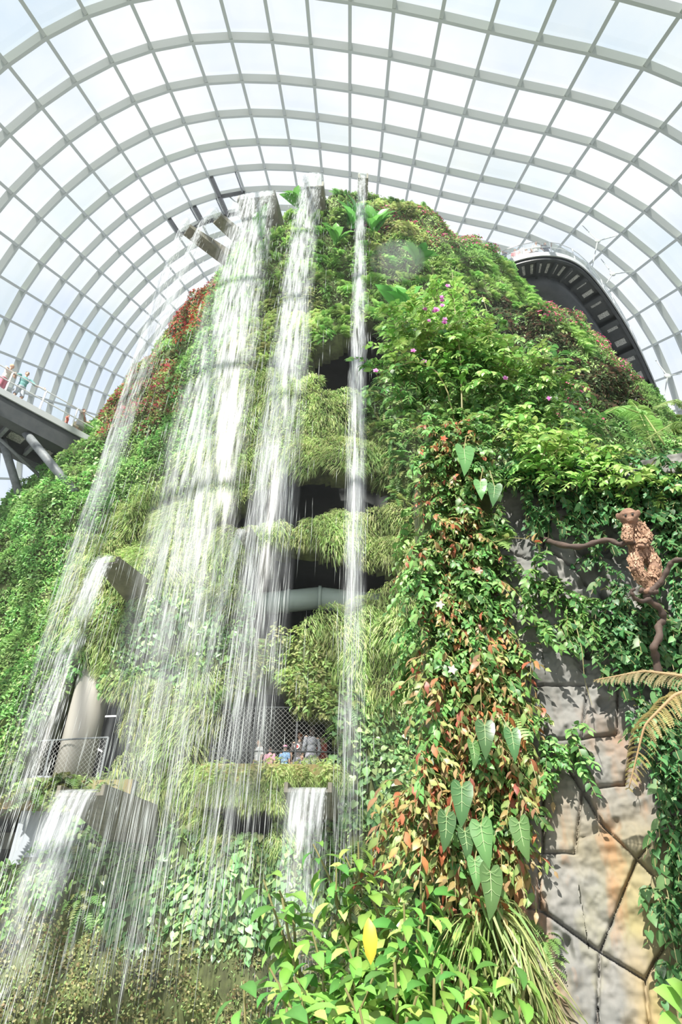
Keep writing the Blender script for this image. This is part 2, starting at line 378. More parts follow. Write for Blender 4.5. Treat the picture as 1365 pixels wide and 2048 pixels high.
# ------------------------------------------------------------------ left walkway
Zd = 21.05
dk = np.array([atz(0, 778, Zd), atz(185, 878, Zd)]); dd = nrm(dk[1] - dk[0]); pr = np.array([-dd[1], dd[0], 0.])
A = dk[0] - dd * 7; B = dk[1] + dd * 3.5; Wd = 2.5
lw = empty('cloud_walkway', dk[0]); tag(lw, 'dark steel elevated walkway with white railing running into the mountain at left', 'walkway')
def dbox(a, b, w0, w1, z0, z1):
    """box between a and b, from w0 to w1 across, z0..z1 relative to deck"""
    lo = [a + pr * w0, a + pr * w1, b + pr * w1, b + pr * w0]
    return MB().prism([p + (0, 0, z0) for p in lo], [p + (0, 0, z1) for p in lo])
dbox(A, B, 0, Wd, -.12, 0).build('deck_slab', M['mid_steel'], lw)
dbox(A, B, -.06, .0, -.26, .04).build('fascia', mat('fascia_grey', (.42, .44, .44), .45), lw)
dbox(A, B, .03, .55, -1.15, -.13).build('edge_beam', M['dark_steel'], lw)
dbox(A, B, Wd - .5, Wd, -1.0, -.13).build('edge_beam', M['dark_steel'], lw)
dbox(A, B, .56, Wd - .51, -.6, -.13).build('soffit', M['dark_steel'], lw)
Ld = np.linalg.norm(B - A)
for k, s in enumerate(np.arange(.4, Ld - .3, 1.25)):
    a = A + dd * s; dbox(a, a + dd * .14, .56, Wd - .51, -.95, -.61).build('cross_beam', M['mid_steel'], lw)
    for w0 in (.68, 1.33):
        a2 = a + dd * .35; dbox(a2, a2 + dd * .62, w0, w0 + .5, -.63, -.602).build('grating_panel', M['grating'], lw)
def strut(p, q, r, lab):
    o = MB().tube([p, (p + q) / 2, q], [r] * 3, 14).build('support_strut', M['mid_steel'], lw, True)
q = hit(150, 985)[0]; st = atz(48, 862, Zd - .9); strut(st, q, .17, '')
st2 = atz(5, 880, Zd - .85); strut(st2, at(42, 1000, st2[1] + 1.2), .17, '')
strut(atz(0, 868, Zd - .95) - dd * .5, atz(115, 985, Zd - 1.9), .07, '')
PB = [A + pr * .05, B + pr * .05]
p_ = [atz(x, y, Zd) for x, y in ((11, 782), (82, 818), (147, 851))]; sp = np.linalg.norm(p_[2] - p_[0]) / 2
n_ = 3; base = p_[0] - dd * sp * n_ + pr * .05
rl = railing('white tubular railing along the left elevated walkway', [base, base + dd * sp * 8], 1.1, 9, 0, M['bright_steel'], None, rails=(.52, 1.0), postw=.06)
railing('far side handrail of the left elevated walkway', [base + pr * (Wd - .1), base + pr * (Wd - .1) + dd * sp * 8], 1.1, 9, 0, M['bright_steel'], None, rails=(.5, 1.0), postw=.05)
# ------------------------------------------------------------------ right curved walkway
Zr = 37.5
Epx = [(985, 535), (1009, 525), (1035, 512), (1064, 505), (1092, 503), (1120, 504), (1144, 511), (1165, 524), (1183, 542), (1200, 565), (1227, 606), (1250, 640), (1272, 674), (1301, 734), (1320, 790)]
E_ = np.array([atz(x, y, Zr) for x, y in Epx])
for _ in range(3): E_[1:-1] = E_[1:-1] * .5 + (E_[:-2] + E_[2:]) * .25
s_ = np.linspace(0, len(E_) - 1, 60); E_ = np.array([[np.interp(t, np.arange(len(E_)), E_[:, k]) for k in range(3)] for t in s_])
for _ in range(6): E_[1:-1] = E_[1:-1] * .5 + (E_[:-2] + E_[2:]) * .25
Tn = nrm(np.gradient(E_, axis=0)); In = np.stack([-Tn[:, 1], Tn[:, 0], 0 * Tn[:, 0]], -1)
if (In[30] @ (np.array([5, 24, Zr]) - E_[30])) < 0: In = -In
rw = empty('curved_walkway', E_[30]); tag(rw, 'dark curved elevated walkway sweeping out of the mountain top at right', 'walkway')
def ribbon(w0, w1, z0, z1, sl=slice(None)):
    rows = []
    for e, i_ in zip(E_[sl], In[sl]):
        a = e + i_ * w0; b = e + i_ * w1
        rows.append([a + (0, 0, z1), b + (0, 0, z1), b + (0, 0, z0), a + (0, 0, z0), a + (0, 0, z1)])
    return MB().strip(rows)
ribbon(0, 2.3, -.12, 0).build('deck_slab', M['mid_steel'], rw)
ribbon(-.07, 0, -.3, .05).build('fascia', bpy.data.materials['fascia_grey'], rw)
ribbon(.05, .22, -.5, -.13).build('edge_beam', M['dark_steel'], rw)
ribbon(1.35, 3.1, -1.25, -.121).build('box_girder', M['dark_steel'], rw, True)
ribbon(.23, 1.34, -.3, -.121).build('soffit', M['dark_steel'], rw)
for k in range(2, 58, 3):
    ribbon(.22, 1.36, -.55, -.31, slice(k, k + 2)).build('cross_beam', M['dark_steel'], rw) if k % 2 == 0 else None
    ribbon(.45, 1.1, -.33, -.302, slice(k + 1, k + 3)).build('grating_panel', M['grating'], rw)
railing('slim steel balustrade along the right curved walkway', E_[2:] + (0, 0, .02), 1.15, 13, 0, M['bright_steel'], None, rails=(.1, .55, 1.0), postw=.055)
gp = ribbon(-.012, .012, .12, 1.08).build('glass_balustrade', None); 
gm = bpy.data.materials.new('clear_glass'); gm.use_nodes = True; t_ = gm.node_tree; t_.nodes.clear(); o_ = t_.nodes.new('ShaderNodeOutputMaterial'); x_ = t_.nodes.new('ShaderNodeMixShader'); a_ = t_.nodes.new('ShaderNodeBsdfTransparent'); b_ = t_.nodes.new('ShaderNodeBsdfGlossy'); x_.inputs[0].default_value = .12
a_.inputs[0].default_value = (.95, .97, .96, 1); b_.inputs['Roughness'].default_value = .1
t_.links.new(a_.outputs[0], x_.inputs[1]); t_.links.new(b_.outputs[0], x_.inputs[2]); t_.links.new(x_.outputs[0], o_.inputs[0])
gp.data.materials.append(gm); tag(gp, 'curved clear glass balustrade panels on the right curved walkway', 'glass')
# steel star brackets hanging the walkway from the roof grid
for k, (c, arms, lab) in enumerate([((1196, 482), ((1162, 447), (1240, 470), (1185, 536)), 'three-armed steel hanger nearest the curve of the right walkway'), ((1226, 548), ((1203, 518), (1275, 542), (1208, 576)), 'three-armed steel hanger lower right beside the curved walkway'), ((1336, 752), ((1312, 720), (1362, 748), (1330, 790)), 'three-armed steel hanger farthest down by the right edge')]):
    Cc = at(*c, 28.5); r = empty('steel_hanger', Cc); tag(r, lab, 'bracket')
    for (x, y) in arms:
        B_ = at(x, y, 28.5 if y > c[1] else 31); MB().tube([Cc, (Cc + B_) / 2, B_], [.045, .035, .03], 6).build('arm', M['steel'], r)
    MB().ell(Cc, (.22, .08, .22), 10, 6).build('hub', M['steel'], r, True)
# opened roof vents with dark frames behind the slender spouts
for (i, j0, lab) in ((5, 3, 'dark-framed open roof vent highest of the four, left of the broad top spout'), (6, 3, 'dark-framed open roof vent just below the highest vent'), (6, 2, 'dark-framed open roof vent third from the top by the slender spouts'), (6, 1, 'dark-framed open roof vent lowest and furthest left of the four')):
    j = int(np.argmin(abs(tha - np.radians((-38.7, -33.8, -28.9, -24.1)[j0])))); a, b, c, d = (shell(tha[j], i, -.3), shell(tha[j + 1], i, -.3), shell(tha[j + 1], i + 1, -.3), shell(tha[j], i + 1, -.3))
    m_ = lambda p, q, k: p + (q - p) * k
    r = empty('roof_vent', (a + b + c + d) / 4); tag(r, lab, 'vent')
    MB().bar(m_(a, b, .08), m_(d, c, .08), .28, .22, e1).build('frame_bar', M['dark_steel'], r); MB().bar(m_(d, a, .06), m_(c, b, .06), .28, .22, ax_a).build('frame_bar', M['dark_steel'], r)
    MB().bar(m_(a, b, .92), m_(d, c, .92), .1, .1, e1).build('frame_bar', M['mid_steel'], r)
    MB().tube([m_(d, c, .4), m_(d, c, .6) - e1 * .5, m_(d, c, .9) - e1 * .9], [.06] * 3, 6).build('stay_arm', M['steel'], r)
# ------------------------------------------------------------------ water spouts
def trough(name, label, lip, d, wdt, ln, hgt, rise=0.0, lipm=M['trough']):
    """U-shaped chute; lip = middle of its pouring edge, d = pouring direction"""
    d = nrm(np.array([d[0], d[1], 0.])); sd = np.array([-d[1], d[0], 0]); up = np.array([0, 0, 1.]); bk = lip - d * ln + up * rise
    r = empty(name, lip); tag(r, label, 'spout')
    t = .09
    for sg in (-1, 1):
        o = sd * sg * (wdt / 2 + t / 2); h = [sd * t / 2, -sd * t / 2]
        a = [lip + o + h[0] - up * t, lip + o + h[1] - up * t, lip + o + h[1] + up * hgt * .25, lip + o + h[0] + up * hgt * .25]
        b = [bk + o + h[0] - up * hgt, bk + o + h[1] - up * hgt, bk + o + h[1] + up * hgt * .6, bk + o + h[0] + up * hgt * .6]
        MB().prism(a, b).build('side_wall', lipm, r)
    h = sd * wdt / 2
    a = [lip + h - up * t, lip - h - up * t, lip - h - up * .02, lip + h - up * .02]; b = [bk + h - up * hgt, bk - h - up * hgt, bk - h - up * .02, bk + h - up * .02]
    MB().prism(a, b).build('channel_bed', lipm, r)
    return r
FALLS = []   # (name, label, lip, side, width, end, n strands, spread, radius)
def spout(label, pxy, Y, dirv, wdt, ln, hgt, flabel, end, endY, n, spread, sheet=.0, rise=0., rr=1.):
    lip = at(*pxy, Y); d = nrm(np.array([dirv[0], dirv[1], 0.])); sd = np.array([-d[1], d[0], 0.])
    trough('water_spout', label, lip, d, wdt, ln, hgt, rise)
    FALLS.append((flabel, lip, d, sd, wdt, at(*end, endY), n, spread, sheet, rr))
spout('broad concrete water spout on the mountain top with the widest fall', (512, 394), 18.4, (-.18, -1), 1.7, 4.5, 1.5, 'widest waterfall, left of centre, from the broad top spout', (205, 2000), 15.0, 4600, .30, .10)
spout('narrow concrete water spout second on the mountain top', (628, 371), 18.4, (-.1, -1), .8, 4.5, 1.3, 'tall thin waterfall down the middle of the mountain', (446, 1900), 12.5, 2700, .14, .06)
spout('upright slim water spout furthest right on the mountain top', (727, 354), 18.6, (.0, -1), .34, 4.0, 1.5, 'slim straight waterfall furthest right on the mountain', (697, 1800), 14.8, 1500, .09, .05)
spout('slender spout furthest left against the glass roof', (374, 460), 21.5, (-.75, -.6), .5, 3.2, .5, 'faint waterfall furthest left, from the slender far spout', (-5, 1640), 15.5, 900, .2, .05, 0, .9)
spout('slender spout second from left against the glass roof', (435, 437), 21.0, (-.7, -.7), .5, 3.2, .5, 'thin misty waterfall second from left off the roof-side spouts', (110, 1290), 16.0, 900, .25, .05, 0, .9)
spout('concrete chute low on the left flank of the mountain', (214, 1124), 17.0, (-.35, -1), .55, 2.6, .5, 'clear sheet of water from the chute on the left flank', (-30, 1830), 13.2, 560, .2, .33)
spout('small chute jutting beside the dark middle opening', (487, 1061), 17.0, (-.3, -1), .22, 2.2, .45, 'thin rope of water from the small chute beside the dark openings', (395, 1500), 15.6, 420, .1, .45, 0, .8)
spout('dark concrete chute below the stained left balcony', (160, 1583), 15.6, (-.2, -1), .95, 3.0, .55, 'smooth wide sheet of water below the stained left balcony', (0, 2040), 12.6, 420, .12, .62, 0, .8)
spout('square concrete chute below the visitor gallery', (616, 1576), 16.0, (-.1, -1), .9, 2.6, .5, 'straight curtain of water below the visitor gallery', (575, 2040), 14.6, 520, .05, .35, 0, .8)
# ------------------------------------------------------------------ leaf shapes
def sym(mid, side):
    """leaf from midrib points and one side's points, mirrored"""
    V = [(0, y, z) for y, z in mid] + [(x, y, z) for x, y, z in side] + [(-x, y, z) for x, y, z in side]
    nm, ns = len(mid), len(side); T = []
    seq = []                                     # zip midrib and side into a band
    i = j = 0; R_ = nm; L_ = nm + ns
    while i < nm - 1 or j < ns - 1:
        if j < ns - 1 and (i >= nm - 1 or side[j + 1][1] <= mid[min(i + 1, nm - 1)][0]):
            T += [(i, R_ + j, R_ + j + 1), (i, L_ + j + 1, L_ + j)]; j += 1
        else:
            T += [(i, R_ + j, i + 1), (i, i + 1, L_ + j)]; i += 1
    return np.array(V, float), np.array(T)
OVATE = sym([(0, 0), (.5, .02), (1, -.14)], [(.2, .16, .05), (.27, .42, .06), (.17, .72, .0)])
LANCE = sym([(0, 0), (.5, .03), (1, -.2)], [(.1, .14, .03), (.15, .42, .05), (.1, .72, -.03)])
HEART = sym([(0, 0), (.3, .0), (.65, -.03), (1, -.12)], [(.12, -.13, .02), (.34, -.14, .04), (.47, .08, .04), (.42, .36, .04), (.24, .68, .01)])
ROUND = sym([(0, 0), (.5, -.04), (1, 0)], [(.3, .05, .05), (.5, .4, .08), (.36, .82, .05)])
BROAD = sym([(0, 0), (.35, .06), (.7, .04), (1, -.12)], [(.05, .05, .01), (.15, .25, .11), (.19, .5, .14), (.13, .8, .06)])
ANTH = sym([(0, 0), (.25, .03), (.5, .04), (.78, .0), (1, -.12)], [(.07, -.16, .03), (.2, -.2, .05), (.29, -.06, .07), (.29, .18, .08), (.22, .45, .07), (.13, .74, .01)])
for _t in ('OVATE', 'LANCE', 'HEART', 'ROUND', 'BROAD', 'ANTH'):
    V_, T_ = globals()[_t]; tn = np.ones(len(V_)); tn[np.abs(V_[:, 0]) < 1e-6] = 1.22      # paler midrib
    globals()[_t] = (V_, T_, tn)
def pal(cols, n, var=.12):
    cols = np.array(cols, float); c = cols[RNG.integers(0, len(cols), n)]
    return np.clip(c * (1 + RNG.normal(size=(n, 1)) * var) * (1 + RNG.normal(size=(n, 3)) * var * .25), .004, .95)
def blades(lb, base, d0, L, wd, col, droop=.8, ks=(0, .35, .7, 1), wp=(.7, 1, .7, 0)):
    """curved blades: leave along d0 and bend to the ground"""
    m = len(base); L = np.broadcast_to(np.asarray(L, float), (m,)); dn = np.array([0, 0, -1.]); d0 = nrm(d0)
    sd = nrm(np.cross(d0, rnd(m) * .5 + np.array([0, 0, 1.])))
    P = [base + d0 * (L * k * (1 - .45 * k))[:, None] + dn * (L * droop * k * k)[:, None] for k in ks]
    w_ = np.broadcast_to(np.asarray(wd, float), (m,))[:, None] / 2
    V = []; T = []; n = len(ks)
    for i in range(n - 1): V += [P[i] - sd * w_ * wp[i], P[i] + sd * w_ * wp[i]]
    V += [P[-1]]
    for i in range(n - 2): T += [(2 * i, 2 * i + 1, 2 * i + 3), (2 * i, 2 * i + 3, 2 * i + 2)]
    T += [(2 * n - 4, 2 * n - 3, 2 * n - 2)]
    V = np.stack(V, 1); k = V.shape[1]
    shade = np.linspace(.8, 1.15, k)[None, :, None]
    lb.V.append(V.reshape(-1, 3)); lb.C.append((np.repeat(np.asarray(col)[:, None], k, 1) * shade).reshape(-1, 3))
    lb.T.append((np.array(T)[None] + (np.arange(m) * k)[:, None, None] + lb.n).reshape(-1, 3)); lb.n += m * k
def fronds(lb, base, d0, L, W, col, npin=11, droop=.45, rach=None):
    """feather fronds with tapering leaflets on both sides of a midrib"""
    m = len(base); L = np.broadcast_to(np.asarray(L, float), (m,)); d0 = nrm(d0); dn = np.array([0, 0, -1.])
    W = np.broadcast_to(np.asarray(W, float), (m,))
    sd = nrm(np.cross(d0, np.array([0, 0, 1.]) + rnd(m) * .25))
    pt = lambda k: base + d0 * (L * k * (1 - .3 * k))[:, None] + dn * (L * droop * k * k)[:, None]
    ks = np.linspace(.1, .97, npin); gap = (ks[1] - ks[0])
    for i, k in enumerate(ks):
        prof = (math.sin(PI * (k * .82 + .16)) ** .8) * (1 if k < .9 else .6)
        a, b = pt(k - gap * .42), pt(k + gap * .42); t = nrm(b - a); up = nrm(np.cross(sd, t))
        for sg in (-1, 1):
            tip = (a + b) / 2 + sd * sg * (W * prof)[:, None] + t * (W * prof * .35)[:, None] - up * (W * prof * .12)[:, None] + rnd(m) * (W * .05)[:, None]
            md = (a + b) / 2 + (tip - (a + b) / 2) * .5 + up * (W * .06)[:, None]
            V = np.stack([a, b, md + t * (L * gap * .3)[:, None], md - t * (L * gap * .3)[:, None], tip], 1)
            lb.V.append(V.reshape(-1, 3)); lb.C.append(np.repeat(col * (.95 + .1 * (i % 2)), 5, 0))
            lb.T.append((np.array([(0, 1, 2), (0, 2, 3), (3, 2, 4)])[None] + (np.arange(m) * 5)[:, None, None] + lb.n).reshape(-1, 3)); lb.n += m * 5
    blades(lb, base, d0, L, np.maximum(L * .018, .006), np.asarray(col) * .7 if rach is None else np.broadcast_to(rach, (m, 3)), droop=droop, ks=(0, .33, .66, 1))
def leafset(lb, tpl, pos, y, z, size, col, wscale=1.):
    s = np.asarray(size, float); lb.add(tpl, pos, frames(y, z), np.stack([s * wscale, s, s], 1), col)
def dome_pts(n, r, flat=.6):
    """points and outward directions on a lump; local: x right, y up the wall... here wall plane is xz, y is inward"""
    d = nrm(rnd(n)); d[:, 1] = -np.abs(d[:, 1]); q = d * (RNG.uniform(.55, 1, n) ** .5)[:, None] * r
    q[:, 1] *= flat; return q, d
LEAF = leafmat('leaf'); LEAFG = leafmat('glossy_leaf', .28, .3, .2); GRASS = leafmat('grass', .55, .45, .2); PETAL = leafmat('petal', .6, .4, .15)
# prototypes: local -Y points out of the wall, +Z is up
def p_tussock(k):
    lb = LB(); n = 420; b, d = dome_pts(n, .44, .45); d = d + np.array([0, -.5, .1]) + rnd(n) * .55
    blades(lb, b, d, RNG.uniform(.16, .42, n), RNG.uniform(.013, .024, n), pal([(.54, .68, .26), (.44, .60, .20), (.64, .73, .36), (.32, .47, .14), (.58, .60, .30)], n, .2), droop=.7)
    return [('foliage', lb.mesh('grass_blades'), GRASS)]
def p_fern(k):
    lb = LB(); n = 26; b, d = dome_pts(n, .22, .4); d = d + np.array([0, -.55, .25]) + rnd(n) * .2
    fronds(lb, b, d, RNG.uniform(.42, .75, n), RNG.uniform(.10, .15, n), pal([(.30, .52, .13), (.40, .60, .18), (.23, .43, .10)], n), npin=10, droop=.5)
    return [('foliage', lb.mesh('fronds'), LEAF)]
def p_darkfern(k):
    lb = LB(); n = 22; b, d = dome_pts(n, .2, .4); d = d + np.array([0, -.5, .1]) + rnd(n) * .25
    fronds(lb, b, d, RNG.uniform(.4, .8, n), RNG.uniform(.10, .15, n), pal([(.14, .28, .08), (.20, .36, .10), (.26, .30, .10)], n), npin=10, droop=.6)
    return [('foliage', lb.mesh('fronds'), LEAF)]
def p_lacy(k):
    lb = LB(); n = 80; b, d = dome_pts(n, .46, .5); d = d * .7 + np.array([0, -.55, -.1]) + rnd(n) * .35
    fronds(lb, b, d, RNG.uniform(.2, .34, n), RNG.uniform(.07, .11, n), pal([(.55, .67, .26), (.46, .61, .20), (.60, .68, .31), (.44, .46, .21)], n), npin=6, droop=.4)
    return [('foliage', lb.mesh('sprays'), LEAF)]
def p_creeper(k, cols=((.23, .42, .13), (.30, .52, .17), (.15, .30, .09)), size=(.09, .15), n=230, tpl=None, mt=None, r=.5):
    lb = LB(); b, d = dome_pts(n, r, .5); y = d * .6 + rnd(n) * .5 + np.array([0, -.2, -.45]); z = d + np.array([0, -.3, .7]) + rnd(n) * .3
    leafset(lb, tpl or OVATE, b, y, z, RNG.uniform(*size, n), pal(cols, n, .18), 1.1)
    return [('foliage', lb.mesh('leaves'), mt or LEAF)]
def p_heart(k):
    lb = LB(); n = 64; b, d = dome_pts(n, .62, .25); y = rnd(n) * .35 + np.array([0, -.35, -1]); z = np.array([0, -1, .35]) + rnd(n) * .3
    leafset(lb, HEART, b, y, z, RNG.uniform(.12, .22, n), pal([(.26, .46, .20), (.36, .56, .24), (.20, .38, .16), (.44, .56, .26), (.14, .26, .12)], n), .95)
    return [('foliage', lb.mesh('leaves'), LEAFG)]
def p_bronze(k): return p_creeper(k, ((.075, .095, .05), (.11, .14, .07), (.16, .10, .065), (.09, .13, .06)), (.10, .17), 210, ROUND)
def p_red(k): return p_creeper(k, ((.34, .07, .07), (.20, .30, .08), (.42, .14, .12), (.28, .32, .12), (.16, .24, .07)), (.10, .17), 190, OVATE)
def p_shrub(k): return p_creeper(k, ((.18, .36, .11), (.27, .47, .14), (.36, .54, .19)), (.13, .22), 130, OVATE, None, .6)
def flowers(n, r, cols, size, per=5, flat=.6):
    lb = LB(); b, d = dome_pts(n, r, flat); ctr = np.repeat(b * 1.08, per, 0); dd_ = np.repeat(nrm(d + np.array([0, -.3, .4])), per, 0)
    tang = nrm(np.cross(dd_, rnd(n * per))); c = np.repeat(pal(cols, n, .1), per, 0)
    leafset(lb, ROUND, ctr, tang + dd_ * .35, dd_, np.repeat(RNG.uniform(*size, n), per), c, .9)
    return lb.mesh('petals')
def p_redflower(k):
    f = p_creeper(k, ((.20, .24, .07), (.26, .18, .08), (.15, .26, .07)), (.07, .12), 150)[0]
    return [f, ('flowers', flowers(75, .52, [(.62, .07, .05), (.70, .16, .10), (.55, .05, .06)], (.04, .07)), PETAL)]
def p_pinkflower(k):
    f = p_creeper(k, ((.17, .30, .08), (.22, .36, .11)), (.07, .12), 170)[0]
    return [f, ('flowers', flowers(38, .52, [(.68, .10, .24), (.75, .22, .34), (.62, .06, .16)], (.045, .075)), PETAL)]
def p_rosette(k):
    lb = LB(); n = 13; a = RNG.uniform(0, 2 * PI, n); y = np.stack([np.cos(a) * .8, -.55 + 0 * a, np.sin(a) * .6 + .55], 1)
    leafset(lb, BROAD, np.zeros((n, 3)) + rnd(n) * .05, y, np.array([0, -.7, .7]) + rnd(n) * .15, RNG.uniform(.75, 1.15, n), pal([(.13, .36, .08), (.20, .46, .11), (.09, .26, .06)], n), 1.15)
    return [('foliage', lb.mesh('leaves'), LEAFG)]
def p_moss(k):
    lb = LB(); n = 260; b, d = dome_pts(n, .4, .35); leafset(lb, ROUND, b, d + rnd(n) * .6, d + rnd(n) * .5, RNG.uniform(.03, .07, n), pal([(.40, .42, .19), (.30, .34, .13), (.46, .44, .23), (.32, .26, .14)], n, .2))
    return [('foliage', lb.mesh('moss'), LEAF)]
PROTO = {}
for nm, fn_, nv in (('tussock', p_tussock, 4), ('fern', p_fern, 4), ('darkfern', p_darkfern, 3), ('lacy', p_lacy, 4), ('creeper', p_creeper, 4), ('heart', p_heart, 4), ('bronze', p_bronze, 3), ('red', p_red, 3), ('shrub', p_shrub, 3), ('redflower', p_redflower, 3), ('pinkflower', p_pinkflower, 3), ('rosette', p_rosette, 4), ('moss', p_moss, 3)):
    PROTO[nm] = [fn_(k) for k in range(nv)]
    for v in PROTO[nm]:
        for p in v: p[1].materials.append(p[2])
NAME = dict(tussock='grass_tussock', fern='feather_fern', darkfern='dark_fern', lacy='lacy_clubmoss', creeper='leafy_creeper', heart='heart_leaf_creeper', bronze='bronze_begonia', red='red_leaf_plant', shrub='leafy_shrub', redflower='red_flowering_shrub', pinkflower='pink_flowering_shrub', rosette='broad_leaf_rosette', moss='moss_cushion')
def plant(kind, p, n, sc, label, group, cat, v=None, spin=None):
    vs = PROTO[kind]; v = vs[RNG.integers(len(vs))] if v is None else vs[v % len(vs)]
    # frame: -Y along the outward normal (levelled a little), Z up
    yv = nrm(np.array([n[0], n[1], n[2] * .5]) ); yv = -yv; z = nrm(np.array([0, 0, 1.]) - yv * yv[2]); x = np.cross(yv, z)
    a = RNG.uniform(-.5, .5) if spin is None else spin; x, z = x * math.cos(a) + z * math.sin(a), z * math.cos(a) - x * math.sin(a)
    sx = sc * RNG.uniform(.85, 1.2) * (1 if RNG.random() < .5 else 1)
    mw = Matrix(((x[0] * sx, yv[0] * sc, z[0] * sc, p[0]), (x[1] * sx, yv[1] * sc, z[1] * sc, p[1]), (x[2] * sx, yv[2] * sc, z[2] * sc, p[2]), (0, 0, 0, 1)))
    if len(v) == 1:
        o = bpy.data.objects.new(NAME[kind], v[0][1]); COL.objects.link(o); o.matrix_world = mw
    else:
        o = bpy.data.objects.new(NAME[kind], None); COL.objects.link(o); o.matrix_world = mw; o.empty_display_size = .2
        for pn, pm, _ in v:
            c = bpy.data.objects.new(pn, pm); COL.objects.link(c); c.parent = o
            if pn == 'flowers': c['kind'] = 'stuff'
    return tag(o, label, cat, group)
# surface samples of the visible face
ok = facing & ~hole & (fc[:, 2] > -.2)
a3 = np.linalg.norm(np.cross(MV[MF[:, 2]] - MV[MF[:, 0]], MV[MF[:, 3]] - MV[MF[:, 1]]), axis=1) / 2 * ok
a3 *= (FX > -120) & (FX < 1480) & (FY < 2180)
NS = 160000
fi = RNG.choice(len(MF), NS, p=a3 / a3.sum()); uv = RNG.random((NS, 2))[:, :, None]
c4 = MV[MF[fi]]; SP = (c4[:, 0] * (1 - uv[:, 0]) + c4[:, 1] * uv[:, 0]) * (1 - uv[:, 1]) + (c4[:, 3] * (1 - uv[:, 0]) + c4[:, 2] * uv[:, 0]) * uv[:, 1]
SN = fn[fi]; SX, SY = proj(SP); print('visible area', a3.sum())
claimed = np.zeros(NS, bool)
